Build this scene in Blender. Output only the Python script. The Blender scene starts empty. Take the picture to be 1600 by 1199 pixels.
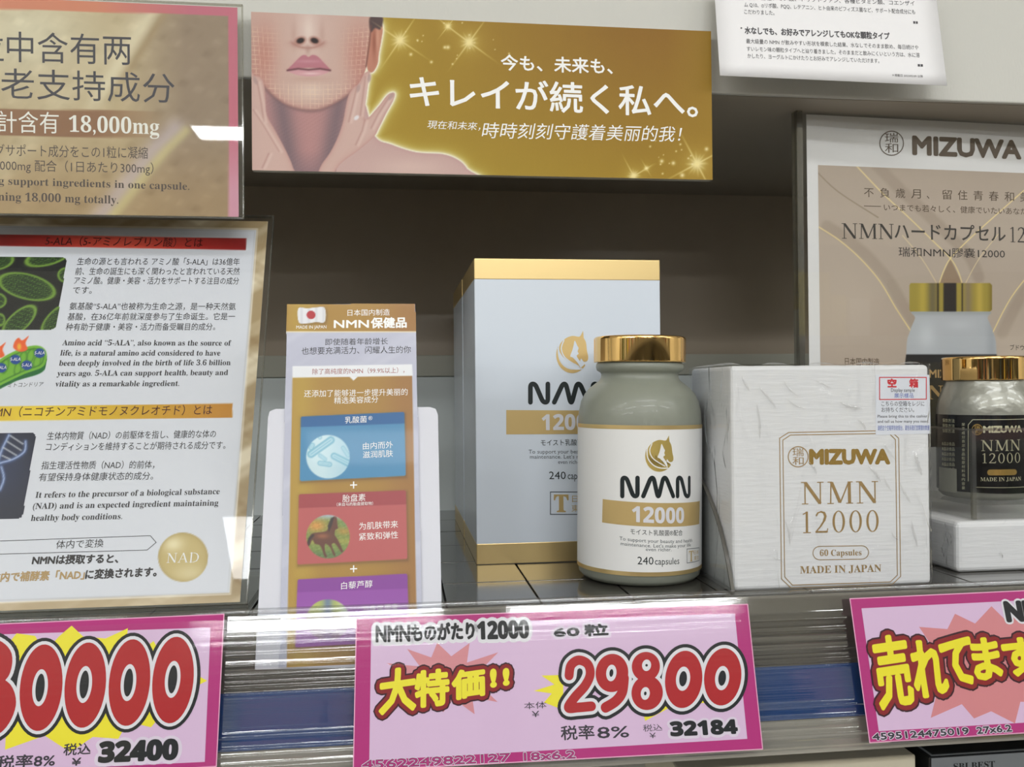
import bpy, bmesh, math, random
import numpy as np
from mathutils import Vector, Matrix
from mathutils.geometry import delaunay_2d_cdt
random.seed(7); np.random.seed(7)
SC = bpy.context.scene
COL = SC.collection
R = math.radians
CZ = 1.30            # camera height above the shop floor, metres
# ------------------------------------------------------------------ camera
F = 1400.0
_Y = np.array([-175., 13., 1400.]); _Y /= np.linalg.norm(_Y)
_X = np.array([1., -.008, .1251]); _X -= _X.dot(_Y)*_Y; _X /= np.linalg.norm(_X)
_Z = np.cross(_X, _Y)
AX = np.array([_X, _Y, _Z])          # rows: world axes seen from the lens (right, down, forward)
cam = bpy.data.cameras.new('camera'); cam.sensor_width = 36; cam.lens = F/1600*36
cam.clip_start = .01; cam.clip_end = 50
co = bpy.data.objects.new('camera', cam); COL.objects.link(co); SC.camera = co
m = Matrix.Identity(4)
for i in range(3):
    m[i][0] = AX[i][0]; m[i][1] = -AX[i][1]; m[i][2] = -AX[i][2]; m[i][3] = 0
m[2][3] = CZ
co.matrix_world = m
cam.dof.use_dof = False
# ------------------------------------------------------------------ world, lamps, exposure
SC.view_settings.view_transform = 'Standard'; SC.view_settings.look = 'None'
SC.view_settings.gamma = 1; SC.view_settings.use_curve_mapping = False
SC.view_settings.exposure = 0.1
SC.cycles.max_bounces = 10; SC.cycles.transparent_max_bounces = 24; SC.cycles.glossy_bounces = 5
SC.cycles.caustics_reflective = False; SC.cycles.caustics_refractive = False
SC.cycles.sample_clamp_indirect = 4
try:
    SC.cycles.use_denoising = True
except Exception: pass
wd = bpy.data.worlds.new('shop_air'); SC.world = wd; wd.use_nodes = True
wd.node_tree.nodes['Background'].inputs[0].default_value = (.97, .985, 1, 1)
wd.node_tree.nodes['Background'].inputs[1].default_value = .25
def lamp(x, y, sx, sy, p):
    l = bpy.data.lights.new('ceiling_lamp', 'AREA'); l.shape = 'RECTANGLE'; l.size = sx; l.size_y = sy
    l.energy = p; l.color = (.965, .985, 1)
    o = bpy.data.objects.new('ceiling_lamp', l); COL.objects.link(o); o.location = (x, y, 2.66)
LP = 1.0
for y, xs, p in ((-1.05, (-3.7, -1.85, .16, 2.1, 3.95), 10), (-2.0, (-3.4, -1.55, .3, 2.15, 4.0), 17), (-3.8, (-4.0, -2.7, -.42, 1.2), 34), (-5.6, (-3.7, -.45, .85), 34)):
    for x in xs: lamp(x, y, 1.25, .24, p*LP)

# ------------------------------------------------------------------ helpers
def lin(c):
    c = np.asarray(c, float)/255.
    return np.where(c <= .04045, c/12.92, ((c+.055)/1.055)**2.4)
E0 = .84
MATS = {}
def mat(name, c, rough=.5, metal=0, e=E0, spec=.5, coat=0, bump=None, trans=0, sss=0, emit=0):
    if name in MATS: return MATS[name]
    M = bpy.data.materials.new(name); M.use_nodes = True
    nt = M.node_tree; b = nt.nodes['Principled BSDF']
    l = np.clip(lin(c)/e, 0, .92)
    b.inputs['Base Color'].default_value = (*l, 1)
    b.inputs['Roughness'].default_value = rough; b.inputs['Metallic'].default_value = metal
    b.inputs['Specular IOR Level'].default_value = spec
    b.inputs['Coat Weight'].default_value = coat; b.inputs['Coat Roughness'].default_value = .08
    b.inputs['Transmission Weight'].default_value = trans
    if sss:
        b.inputs['Subsurface Weight'].default_value = sss; b.inputs['Subsurface Radius'].default_value = (1, 1, .9)
        b.inputs['Subsurface Scale'].default_value = .01
    if bump:
        scale, dist = bump
        tc = nt.nodes.new('ShaderNodeTexCoord'); mp = nt.nodes.new('ShaderNodeMapping')
        mp.inputs['Scale'].default_value = scale
        tx = nt.nodes.new('ShaderNodeTexNoise'); tx.inputs['Scale'].default_value = 1; tx.inputs['Detail'].default_value = 3
        bp = nt.nodes.new('ShaderNodeBump'); bp.inputs['Distance'].default_value = dist; bp.inputs['Strength'].default_value = 1
        nt.links.new(tc.outputs['Object'], mp.inputs[0]); nt.links.new(mp.outputs[0], tx.inputs[0])
        nt.links.new(tx.outputs[0], bp.inputs['Height']); nt.links.new(bp.outputs[0], b.inputs['Normal'])
    MATS[name] = M
    return M
def printmat(name, rough=.4, spec=.5, coat=0, metal=0):
    if name in MATS: return MATS[name]
    M = bpy.data.materials.new(name); M.use_nodes = True; nt = M.node_tree; b = nt.nodes['Principled BSDF']
    a = nt.nodes.new('ShaderNodeVertexColor'); a.layer_name = 'Col'
    nt.links.new(a.outputs[0], b.inputs['Base Color'])
    b.inputs['Roughness'].default_value = rough; b.inputs['Specular IOR Level'].default_value = spec
    b.inputs['Coat Weight'].default_value = coat; b.inputs['Coat Roughness'].default_value = .05
    b.inputs['Metallic'].default_value = metal
    MATS[name] = M
    return M
def clearmat(name, tint=(1, 1, 1), ior=1.49, rough=.03, milk=0, bump=None, fmin=0.0, crease=False):
    """clear sheet plastic: see-through with mirror reflection rising towards grazing view"""
    if name in MATS: return MATS[name]
    M = bpy.data.materials.new(name); M.use_nodes = True; nt = M.node_tree; nt.nodes.clear()
    out = nt.nodes.new('ShaderNodeOutputMaterial'); tr = nt.nodes.new('ShaderNodeBsdfTransparent')
    tr.inputs[0].default_value = (*tint, 1)
    gl = nt.nodes.new('ShaderNodeBsdfGlossy'); gl.inputs['Roughness'].default_value = rough
    f0 = ((ior-1)/(ior+1))**2
    fr = nt.nodes.new('ShaderNodeLayerWeight'); fr.inputs[0].default_value = .5
    pw = nt.nodes.new('ShaderNodeMath'); pw.operation = 'POWER'; pw.inputs[1].default_value = 5
    nt.links.new(fr.outputs['Facing'], pw.inputs[0])
    ma = nt.nodes.new('ShaderNodeMath'); ma.operation = 'MULTIPLY_ADD'; ma.inputs[1].default_value = 1-f0; ma.inputs[2].default_value = f0
    nt.links.new(pw.outputs[0], ma.inputs[0])
    mx = nt.nodes.new('ShaderNodeMixShader')
    last = ma.outputs[0]
    if fmin:
        mr = nt.nodes.new('ShaderNodeMath'); mr.operation = 'MAXIMUM'; mr.inputs[1].default_value = fmin
        nt.links.new(last, mr.inputs[0]); last = mr.outputs[0]
    nt.links.new(last, mx.inputs[0])
    base = tr.outputs[0]
    if milk:
        df = nt.nodes.new('ShaderNodeBsdfDiffuse'); df.inputs[0].default_value = (.8, .82, .82, 1)
        m2 = nt.nodes.new('ShaderNodeMixShader'); m2.inputs[0].default_value = milk
        nt.links.new(base, m2.inputs[1]); nt.links.new(df.outputs[0], m2.inputs[2]); base = m2.outputs[0]
    nt.links.new(base, mx.inputs[1]); nt.links.new(gl.outputs[0], mx.inputs[2]); nt.links.new(mx.outputs[0], out.inputs[0])
    if bump:
        scale, dist = bump
        tc = nt.nodes.new('ShaderNodeTexCoord'); mp = nt.nodes.new('ShaderNodeMapping'); mp.inputs['Scale'].default_value = scale
        tx = nt.nodes.new('ShaderNodeTexNoise'); tx.inputs['Scale'].default_value = 1; tx.inputs['Detail'].default_value = 4 if not crease else 2
        if crease: tx.inputs['Distortion'].default_value = 1.2; mp.inputs['Rotation'].default_value = (0, R(38), 0)
        bp = nt.nodes.new('ShaderNodeBump'); bp.inputs['Distance'].default_value = dist
        nt.links.new(tc.outputs['Object'], mp.inputs[0]); nt.links.new(mp.outputs[0], tx.inputs[0])
        src = tx.outputs[0]
        if crease:
            rg = nt.nodes.new('ShaderNodeMapRange'); rg.interpolation_type = 'SMOOTHSTEP'; rg.inputs[1].default_value = .56; rg.inputs[2].default_value = .68
            nt.links.new(src, rg.inputs[0]); src = rg.outputs[0]
        nt.links.new(src, bp.inputs['Height'])
        nt.links.new(bp.outputs[0], gl.inputs['Normal']); nt.links.new(bp.outputs[0], fr.inputs['Normal'])
    MATS[name] = M
    return M

def ray(px, py):
    v = np.array([px-800., py-599.5, F]); d = AX@v
    return d/np.linalg.norm(d)
def atY(px, py, Y):
    d = ray(px, py); return d*(Y/d[1])
def proj(P):
    q = np.asarray(P)@AX                      # world -> lens
    return 800+F*q[..., 0]/q[..., 2], 599.5+F*q[..., 1]/q[..., 2]
class Plane:
    """a flat sheet standing in the shelf; centimetres, measured from the lens point"""
    def __init__(s, O, yaw=0, lean=0):
        s.O = np.array(O, float); a = R(yaw); l = R(lean)
        s.U = np.array([math.cos(a), math.sin(a), 0]); h = np.array([-math.sin(a), math.cos(a), 0])
        s.V = h*math.sin(l)+np.array([0, 0, math.cos(l)]); s.N = np.cross(s.U, s.V)
    def P(s, u, v, w=0):
        u = np.asarray(u, float)[..., None]; v = np.asarray(v, float)[..., None]; w = np.asarray(w, float)[..., None]
        return s.O+u*s.U+v*s.V+w*s.N
    def uv(s, px, py):
        d = ray(px, py); t = s.O.dot(s.N)/d.dot(s.N); q = d*t-s.O
        return np.array([q.dot(s.U), q.dot(s.V)])
    curved = False
class Cyl:
    curved = True
    def __init__(s, C, r, tilt=0):
        s.C = np.array(C, float); s.r = r; a = R(tilt)
        s.A = np.array([math.sin(a), 0, math.cos(a)])
        f = -s.C.copy(); f -= f.dot(s.A)*s.A; s.Fd = f/np.linalg.norm(f); s.Rt = np.cross(s.A, s.Fd)
        if s.Rt[0] < 0: s.Rt = -s.Rt
    def P(s, u, v, w=0):
        u = np.asarray(u, float)[..., None]/s.r; v = np.asarray(v, float)[..., None]; w = np.asarray(w, float)[..., None]
        return s.C+v*s.A+(s.r+w)*(np.cos(u)*s.Fd+np.sin(u)*s.Rt)
    def uv(s, px, py):
        d = ray(px, py); o = -s.C
        dp = d-d.dot(s.A)*s.A; op = o-o.dot(s.A)*s.A
        a = dp.dot(dp); b = 2*dp.dot(op); c = op.dot(op)-s.r**2; D = b*b-4*a*c
        t = (-b-math.sqrt(max(D, 0)))/(2*a); q = o+d*t
        return np.array([s.r*math.atan2(q.dot(s.Rt), q.dot(s.Fd)), q.dot(s.A)])

class MB:
    def __init__(s): s.v = []; s.f = []; s.mi = []; s.ms = []; s.sm = []
    def m(s, M):
        if M not in s.ms: s.ms.append(M)
        return s.ms.index(M)
    def add(s, V, Fs, M, smooth=False):
        o = len(s.v); s.v.extend([tuple(p) for p in V]); i = s.m(M)
        for f in Fs: s.f.append([o+k for k in f]); s.mi.append(i); s.sm.append(smooth)
    def quad8(s, P, M):
        s.add(P, [(0, 1, 2, 3), (7, 6, 5, 4), (0, 4, 5, 1), (1, 5, 6, 2), (2, 6, 7, 3), (3, 7, 4, 0)], M)
    def box(s, x0, x1, y0, y1, z0, z1, M):
        s.quad8([(x0, y0, z0), (x0, y1, z0), (x1, y1, z0), (x1, y0, z0), (x0, y0, z1), (x0, y1, z1), (x1, y1, z1), (x1, y0, z1)], M)
    def pbox(s, pl, u0, u1, v0, v1, w0, w1, M):
        P = [pl.P(u, v, w) for w in (w0, w1) for (u, v) in ((u0, v0), (u0, v1), (u1, v1), (u1, v0))]
        s.quad8(P, M)
    def slab(s, pl, uvs, w0, w1, M):
        n = len(uvs)
        P = [pl.P(u, v, w0) for u, v in uvs]+[pl.P(u, v, w1) for u, v in uvs]
        Fs = [tuple(range(n-1, -1, -1)), tuple(range(n, 2*n))]+[(i, (i+1) % n, n+(i+1) % n, n+i) for i in range(n)]
        s.add(P, Fs, M)
    def flat(s, pl, uvs, w, M):
        if pl.curved:
            bm = bmesh.new(); vs = [bm.verts.new((u, v, 0)) for u, v in uvs]; bm.faces.new(vs)
            s.addbm(bm, pl, w, M); return
        s.add([pl.P(u, v, w) for u, v in uvs], [tuple(range(len(uvs)))], M)
    def addbm(s, bm, pl, w, M):
        if pl.curved and bm.verts:
            us = [v.co.x for v in bm.verts]; a = min(us)
            bmesh.ops.triangulate(bm, faces=bm.faces[:])
            while a < max(us):
                a += .18
                bmesh.ops.bisect_plane(bm, geom=bm.verts[:]+bm.edges[:]+bm.faces[:], plane_co=(a, 0, 0), plane_no=(1, 0, 0))
        bm.verts.index_update()
        s.add([pl.P(v.co.x, v.co.y, w) for v in bm.verts], [[v.index for v in f.verts] for f in bm.faces], M)
        bm.free()
    def pxpoly(s, pl, pts, w, M): s.flat(pl, [pl.uv(*p) for p in pts], w, M)
    def stroke(s, pl, pts, wd, w, M, closed=False, px=True, cap=True):
        """a line of even width; points and width in photo pixels when px"""
        if px:
            a = pl.uv(*pts[0]); b = pl.uv(pts[0][0], pts[0][1]-10); r = np.linalg.norm(a-b)/10*wd/2
            q = [pl.uv(*p) for p in pts]
        else: q = [np.array(p, float) for p in pts]; r = wd/2
        n = len(q); PL = []
        for i in range(n if closed else n-1):
            a = q[i]; b = q[(i+1) % n]; d = b-a; L = np.linalg.norm(d)
            if L < 1e-6: continue
            d = d/L; k = np.array([-d[1], d[0]])*r
            PL.append([tuple(p) for p in (a-k, b-k, b+k, a+k)])
        rng = range(n) if (closed or cap) else range(1, n-1)
        for i in rng:
            PL.append([(q[i][0]+r*math.cos(t*math.pi/6), q[i][1]+r*math.sin(t*math.pi/6)) for t in range(12)])
        s.addbm(union(PL), pl, w, M)
    def lathe(s, prof, C, M, n=64, A=(0, 0, 1), cap0=True, cap1=True, smooth=True):
        A = np.array(A, float); X = np.cross(A, (0, 1, 0)); X /= np.linalg.norm(X); Yv = np.cross(A, X)
        C = np.array(C, float); V = []; k = len(prof)
        for r, z in prof:
            for i in range(n):
                t = 2*math.pi*i/n; V.append(C+A*z+X*r*math.cos(t)+Yv*r*math.sin(t))
        Fs = [(j*n+i, j*n+(i+1) % n, (j+1)*n+(i+1) % n, (j+1)*n+i) for j in range(k-1) for i in range(n)]
        s.add(V, Fs, M, smooth)
        if cap0: s.add([V[i] for i in range(n)], [tuple(range(n-1, -1, -1))], M)
        if cap1: s.add([V[(k-1)*n+i] for i in range(n)], [tuple(range(n))], M)
    def build(s, name, parent=None, bevel=0, root=None):
        org = np.zeros(3)
        if parent is not None: org = np.array(ROOT[parent.name])
        me = bpy.data.meshes.new(name)
        V = (np.array(s.v, float)-org)*.01
        me.from_pydata([tuple(p) for p in V], [], s.f)
        if parent is None: me.transform(Matrix.Translation((0, 0, CZ)))
        for M in s.ms: me.materials.append(M)
        me.polygons.foreach_set('material_index', s.mi); me.polygons.foreach_set('use_smooth', s.sm); me.update()
        o = bpy.data.objects.new(name, me); COL.objects.link(o)
        if parent is not None: o.parent = parent; ROOT[o.name] = tuple(org)
        if bevel:
            b = o.modifiers.new('bevel', 'BEVEL'); b.width = bevel*.01; b.segments = 3; b.limit_method = 'ANGLE'
            b.harden_normals = False
        return o
ROOT = {}
def thing(name, label, cat, loc, group=None):
    o = bpy.data.objects.new(name, None); COL.objects.link(o); o.empty_display_size = .01
    o.location = (loc[0]*.01, loc[1]*.01, loc[2]*.01+CZ); o['label'] = label; o['category'] = cat
    if group: o['group'] = group
    ROOT[o.name] = tuple(float(c) for c in loc)
    return o
def struct(o): o['kind'] = 'structure'; return o

def union(polys):
    """overlapping flat polygons -> one sheet of triangles without overlap"""
    V = []; Fs = []
    for p in polys:
        a = sum(p[i][0]*p[(i+1) % len(p)][1]-p[(i+1) % len(p)][0]*p[i][1] for i in range(len(p)))
        if abs(a) < 1e-9: continue
        if a < 0: p = p[::-1]
        Fs.append(list(range(len(V), len(V)+len(p)))); V += [Vector((float(q[0]), float(q[1]))) for q in p]
    bm = bmesh.new()
    if not V: return bm
    ov, oe, of, _, _, src = delaunay_2d_cdt(V, [], Fs, 1, 2e-5)
    vs = [bm.verts.new((v.x, v.y, 0)) for v in ov]
    for f, sr in zip(of, src):
        if sr:
            try: bm.faces.new([vs[i] for i in f])
            except ValueError: pass
    return bm
# ---- lettering
_tc = {}
def glyphs(s, res=2):
    if (s, res) in _tc: return _tc[(s, res)]
    c = bpy.data.curves.new('t', 'FONT'); c.body = s; c.resolution_u = res
    o = bpy.data.objects.new('t', c); COL.objects.link(o)
    me = o.evaluated_get(bpy.context.evaluated_depsgraph_get()).to_mesh()
    V = np.array([v.co[:2] for v in me.vertices]); Fs = [tuple(p.vertices) for p in me.polygons]
    cnt = {}
    for f in Fs:
        for i in range(len(f)):
            e = (min(f[i], f[(i+1) % len(f)]), max(f[i], f[(i+1) % len(f)])); cnt[e] = cnt.get(e, 0)+1
    Bd = [e for e, k in cnt.items() if k == 1]
    bpy.data.objects.remove(o); bpy.data.curves.remove(c)
    _tc[(s, res)] = (V, Fs, Bd); return _tc[(s, res)]
def serif(s):
    r = ''
    for ch in s:
        o = ord(ch)
        if 65 <= o <= 90: r += chr(0x1D400+o-65)
        elif 97 <= o <= 122: r += chr(0x1D41A+o-97)
        elif 48 <= o <= 57: r += chr(0x1D7CE+o-48)
        else: r += ch
    return r
def sans(s): return ''.join(chr(0x1D7EC+ord(c)-48) if c.isdigit() else c for c in s)
def text(mb, pl, s, x0, y0, x1, y1, h, M, w=.012, bold=0, shear=0, ser=False, res=2, fit=False, col=None):
    cjk = any(0x2E80 <= ord(c) < 0x1D400 for c in s)
    if ser: s = serif(s)
    V, Fs, Bd = glyphs(s, res)
    if not len(V): return
    xa, xb = V[:, 0].min(), V[:, 0].max()
    vis, base = (.92, -.08) if cjk else (.69, 0.)
    if fit: base = V[:, 1].min(); vis = V[:, 1].max()-base
    P0 = pl.uv(x0, y0); P1 = pl.uv(x1, y1); H = np.linalg.norm(pl.uv(x0, y0-h)-P0)
    k = H/h
    fx = (V[:, 0]-xa)/(xb-xa); fy = (V[:, 1]-base)/vis
    uv = P0[None]+fx[:, None]*(P1-P0)[None]+fy[:, None]*np.array([[shear*H, H]])
    if bold < .3 and col is None:
        bm = bmesh.new(); vs = [bm.verts.new((p[0], p[1], 0)) for p in uv]
        for f in Fs:
            try: bm.faces.new([vs[i] for i in f])
            except ValueError: pass
    else:
        PL = [[tuple(uv[i]) for i in f] for f in Fs]
        r = bold*k; used = set()
        for a, b in Bd:
            A, B = uv[a], uv[b]; d = B-A; L = np.linalg.norm(d)
            if L < 1e-7: continue
            n = np.array([-d[1], d[0]])/L*r
            PL.append([tuple(p) for p in (A-n, B-n, B+n, A+n)]); used.update((a, b))
        nd = 8 if bold > 2 else 5
        for a in used:
            PL.append([(uv[a][0]+r*math.cos(t*2*math.pi/nd), uv[a][1]+r*math.sin(t*2*math.pi/nd)) for t in range(nd)])
        if col is not None: col += PL; return
        bm = union(PL)
    mb.addbm(bm, pl, w, M)

SG = {'N': (.85, [((.14, 0), (.14, 1), .045), ((.15, .97), (.70, .03), .13), ((.71, 0), (.71, 1), .045), ((.02, .02), (.26, .02), .04), ((.0, .98), (.2, .98), .04), ((.59, .98), (.83, .98), .04)]),
      'M': (1.0, [((.14, 0), (.16, 1), .045), ((.18, .97), (.49, .06), .12), ((.50, .04), (.82, .97), .05), ((.85, 0), (.84, 1), .115), ((.02, .02), (.26, .02), .04), ((.72, .02), (.98, .02), .04), ((.03, .98), (.2, .98), .04), ((.80, .98), (.97, .98), .04)]),
      '1': (.46, [((.25, 0), (.25, .99), .10), ((.08, .02), (.42, .02), .04), ((.08, .86), (.24, .96), .05)]),
      '2': (.62, [((.08, .80), (.14, .92), .07), ((.14, .92), (.28, .97), .06), ((.28, .97), (.42, .92), .08), ((.42, .92), (.48, .76), .11), ((.48, .76), (.42, .56), .11), ((.42, .56), (.26, .30), .08), ((.26, .30), (.06, .06), .06), ((.06, .045), (.54, .045), .085), ((.54, .045), (.58, .2), .04)]),
      'A': (.86, [((.10, 0), (.42, .98), .045), ((.42, 1), (.74, 0), .12), ((.24, .35), (.6, .35), .04), ((0, .02), (.22, .02), .04), ((.62, .02), (.86, .02), .04)]),
      'D': (.86, [((.18, 0), (.18, 1), .11), ((.04, .02), (.4, .02), .04), ((.04, .98), (.4, .98), .04), ((.4, .98), (.62, .88), .06), ((.62, .88), (.74, .66), .09), ((.74, .66), (.75, .40), .12), ((.75, .40), (.64, .14), .09), ((.64, .14), (.4, .02), .06)])}
def fine(mb, pl, s, x0, y0, x1, y1, h, M, w=.012, gap=.1):
    pos = 0; PL = []
    for ch in s:
        if ch == '0':
            c = pos+.31
            for k in range(28):
                t0, t1 = 2*math.pi*k/28, 2*math.pi*(k+1)/28
                PL.append([(c+.28*math.cos(t0), .5+.51*math.sin(t0)), (c+.28*math.cos(t1), .5+.51*math.sin(t1)), (c+.175*math.cos(t1), .5+.47*math.sin(t1)), (c+.175*math.cos(t0), .5+.47*math.sin(t0))])
            pos += .62+gap; continue
        wd, st = SG[ch]
        for a, b, t in st:
            d = np.array(b)-np.array(a); n = np.array([-d[1], d[0]])/np.linalg.norm(d)*t/2; a = np.array(a)+[pos, 0]; b = np.array(b)+[pos, 0]
            PL.append([tuple(a-n), tuple(b-n), tuple(b+n), tuple(a+n)])
            if t > .055 and s[0:1] and ch in '2D': PL += [[(q[0]+t/2*math.cos(k*math.pi/4), q[1]+t/2*math.sin(k*math.pi/4)) for k in range(8)] for q in (a, b)]
        pos += wd+gap
    pos -= gap; P0 = pl.uv(x0, y0); P1 = pl.uv(x1, y1); H = np.linalg.norm(pl.uv(x0, y0-h)-P0)
    Q = [[(P0[0]+(P1[0]-P0[0])*x/pos, P0[1]+(P1[1]-P0[1])*x/pos+H*y) for x, y in p] for p in PL]
    mb.addbm(union(Q), pl, w, M)
# ---- painted print: a fine grid whose colours come from drawing functions
def patch(name, pl, u0, u1, v0, v1, step, fn, parent, M, w=.006, e=E0, mask=None):
    nu = max(2, int((u1-u0)/step)); nv = max(2, int((v1-v0)/step))
    uu, vv = np.meshgrid(np.linspace(u0, u1, nu), np.linspace(v0, v1, nv))
    P = pl.P(uu.ravel(), vv.ravel(), w); px, py = proj(P)
    C = np.clip(lin(np.clip(fn(px, py), 0, 255))/e, 0, .92)
    org = np.array(ROOT[parent.name]); co = ((P-org)*.01)
    i = np.arange((nv-1)*(nu-1)); r = i//(nu-1); c = i % (nu-1); a = r*nu+c
    q = np.stack([a, a+1, a+nu+1, a+nu], 1)
    if mask is not None:
        k = mask(px[q].mean(1), py[q].mean(1)); q = q[k]
    me = bpy.data.meshes.new(name); me.vertices.add(len(co)); me.vertices.foreach_set('co', co.ravel())
    me.loops.add(q.size); me.loops.foreach_set('vertex_index', q.ravel().astype(np.int32))
    me.polygons.add(len(q)); me.polygons.foreach_set('loop_start', (np.arange(len(q))*4).astype(np.int32))
    me.polygons.foreach_set('loop_total', np.full(len(q), 4, np.int32))
    me.update(calc_edges=True)
    at = me.color_attributes.new('Col', 'FLOAT_COLOR', 'POINT')
    at.data.foreach_set('color', np.concatenate([C, np.ones((len(C), 1))], 1).ravel().astype(np.float32))
    me.materials.append(M)
    if pl.curved: me.polygons.foreach_set('use_smooth', np.ones(len(q), bool))
    o = bpy.data.objects.new(name, me); COL.objects.link(o); o.parent = parent; ROOT[o.name] = tuple(org)
    return o
def full(px, c): return np.tile(np.array(c, float), (len(px), 1))
def mix(C, c, a):
    a = np.clip(a, 0, 1)[:, None]; c = np.array(c, float)
    if c.ndim == 1: c = c[None]
    return C*(1-a)+c*a
def sdpoly(px, py, pts):
    d = np.full(len(px), 1e9); ins = np.zeros(len(px), bool); n = len(pts)
    for i in range(n):
        ax, ay = pts[i]; bx, by = pts[(i+1) % n]; ex, ey = bx-ax, by-ay; wx, wy = px-ax, py-ay
        t = np.clip((wx*ex+wy*ey)/max(ex*ex+ey*ey, 1e-9), 0, 1)
        d = np.minimum(d, np.hypot(wx-ex*t, wy-ey*t))
        if by != ay: ins ^= ((ay > py) != (by > py)) & (px < ex*(py-ay)/ey+ax)
    return np.where(ins, -d, d)
def sdline(px, py, pts):
    d = np.full(len(px), 1e9)
    for i in range(len(pts)-1):
        ax, ay = pts[i]; bx, by = pts[i+1]; ex, ey = bx-ax, by-ay; wx, wy = px-ax, py-ay
        t = np.clip((wx*ex+wy*ey)/max(ex*ex+ey*ey, 1e-9), 0, 1); d = np.minimum(d, np.hypot(wx-ex*t, wy-ey*t))
    return d
def sstep(d, s=.8): return np.clip(.5-d/(2*s), 0, 1)
def ell(px, py, cx, cy, rx, ry, rot=0):
    a = R(rot); x = (px-cx)*math.cos(a)+(py-cy)*math.sin(a); y = -(px-cx)*math.sin(a)+(py-cy)*math.cos(a)
    return (np.hypot(x/rx, y/ry)-1)*min(rx, ry)
def smooth(pts, n=6, closed=True):
    P = [np.array(p, float) for p in pts]; k = len(P); out = []
    for i in range(k if closed else k-1):
        if closed: a, b, c, d = P[i-1], P[i], P[(i+1) % k], P[(i+2) % k]
        else: a, b, c, d = P[max(i-1, 0)], P[i], P[i+1], P[min(i+2, k-1)]
        for j in range(n):
            t = j/n; out.append(tuple(.5*((2*b)+(c-a)*t+(2*a-5*b+4*c-d)*t*t+(3*b-a-3*c+d)*t**3)))
    if not closed: out.append(tuple(P[-1]))
    return out
def noise1(x, seed=0, oct=4):
    r = np.random.RandomState(seed); y = np.zeros_like(x, dtype=float)
    for k in range(oct): y += math.pow(.6, k)*np.sin(x*(2**k)*(1+.3*r.rand())+r.rand()*6.28)
    return y/2

# ------------------------------------------------------------------ the shop around the shelf
FLZ = -CZ*100
def room():
    w1 = mat('shop_wall_paint', (215, 213, 205), .7); fl = mat('shop_floor_vinyl', (170, 165, 155), .35)
    b = MB(); b.box(-450, 450, -800, 84, FLZ-5, FLZ, fl); struct(b.build('floor'))
    b = MB(); b.box(-450, 450, -800, 84, 140, 144, mat('shop_ceiling_board', (225, 223, 216), .8)); struct(b.build('ceiling'))
    for n, a in (('wall_back', (-450, 450, 84, 90)), ('wall_front', (-450, 450, -806, -800)), ('wall_left', (-456, -450, -800, 84)), ('wall_right', (450, 456, -800, 84))):
        b = MB(); b.box(*a, FLZ, 140, w1); struct(b.build(n))
room()
def opposite():
    b = MB(); g = mat('gondola_grey', (150, 150, 148), .6)
    b.box(-450, 450, -215, -170, FLZ, 50, g)
    cols = [(200, 200, 205), (120, 70, 60), (205, 190, 120), (70, 90, 120), (215, 215, 210), (90, 110, 80), (60, 55, 55), (190, 150, 150)]
    for r in range(5):
        z = FLZ+15+r*33; b.box(-450, 450, -170, -150, z-3, z, g); x = -440
        while x < 440:
            w = random.uniform(6, 22); h = random.uniform(12, 27); k = random.randrange(8)
            b.box(x, x+w-1, -168, -153-random.random()*4, z, z+h, mat('gondola_goods_%s' % 'abcdefgh'[k], cols[k], .5)); x += w
    struct(b.build('wall_gondola'))
opposite()

# ------------------------------------------------------------------ the shelf itself
DZ = -10.4      # top of the lower deck
YF, YB = 43.4, 80.0
UZ = 18.0; UY = 52.4
X0, X1 = -75., 95.
shelf = thing('lower_shelf', 'glossy dark grey tiled lower shelf carrying the boxes and bottles', 'shelf', (0, 60, DZ-3))
ushelf = thing('upper_shelf', 'white-edged upper shelf across the top of the view', 'shelf', (0, 60, UZ))
bshelf = bpy.data.objects.new('wall_rear', None); COL.objects.link(bshelf); bshelf.location = (0, YB*.01, (DZ-3)*.01+CZ); bshelf['kind'] = 'structure'; ROOT['wall_rear'] = (0., YB, DZ-3.)
steel = mat('shelf_steel', (150, 148, 140), .45, e=.6)
b = MB(); b.box(X0, X1, YF, YB-1.3, DZ-3.2, DZ-.25, mat('deck_gap_dark', (22, 20, 18), .5)); deck = b.build('deck', shelf)
tilem = mat('deck_tile_gloss', (50, 48, 44), .13, spec=.7, e=.6, coat=.5, bump=((60, 12, 1), .00004))
tx = atY(805, 882, 53.7)[0]; k = 0
for i in range(-9, 10):
    for j in range(7):
        y0 = 48.6+(j-1)*6; xa = tx+i*4.65
        y1 = min(y0+6, YB-1.3); y0 = max(y0, YF)
        if y1-y0 < 1: continue
        b = MB(); b.box(xa+.05, xa+4.6, y0+.05, y1-.05, DZ-.22, DZ+random.uniform(-.01, .01), tilem); b.build('tile', deck, bevel=.04)
b = MB(); b.box(X0, X1, YB+.02, YB+1.5, DZ-3, UZ+12, mat('shelf_back_brown', (132, 122, 108), .38, e=.45, spec=.6, bump=((30, 1, 500), .00003))); b.build('back_panel', bshelf)
b = MB(); b.box(X0, X1, YB-1.0, YB-.02, DZ-3, 1.3, mat('back_lower_grey', (158, 168, 174), .35, e=.4)); b.build('lower_back_panel', bshelf, bevel=.1)
b = MB(); b.box(X0, X1, YB-1.2, YB-.02, 1.32, 3.2, mat('back_strip_grey', (140, 140, 130), .4, e=.45)); b.build('back_strip', bshelf, bevel=.1)
b = MB(); b.box(X0, X1, UY+.4, YB, UZ, UZ+2.4, mat('upper_deck_grey', (140, 132, 120), .5, e=.62)); up = b.build('upper_deck', ushelf)
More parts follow.
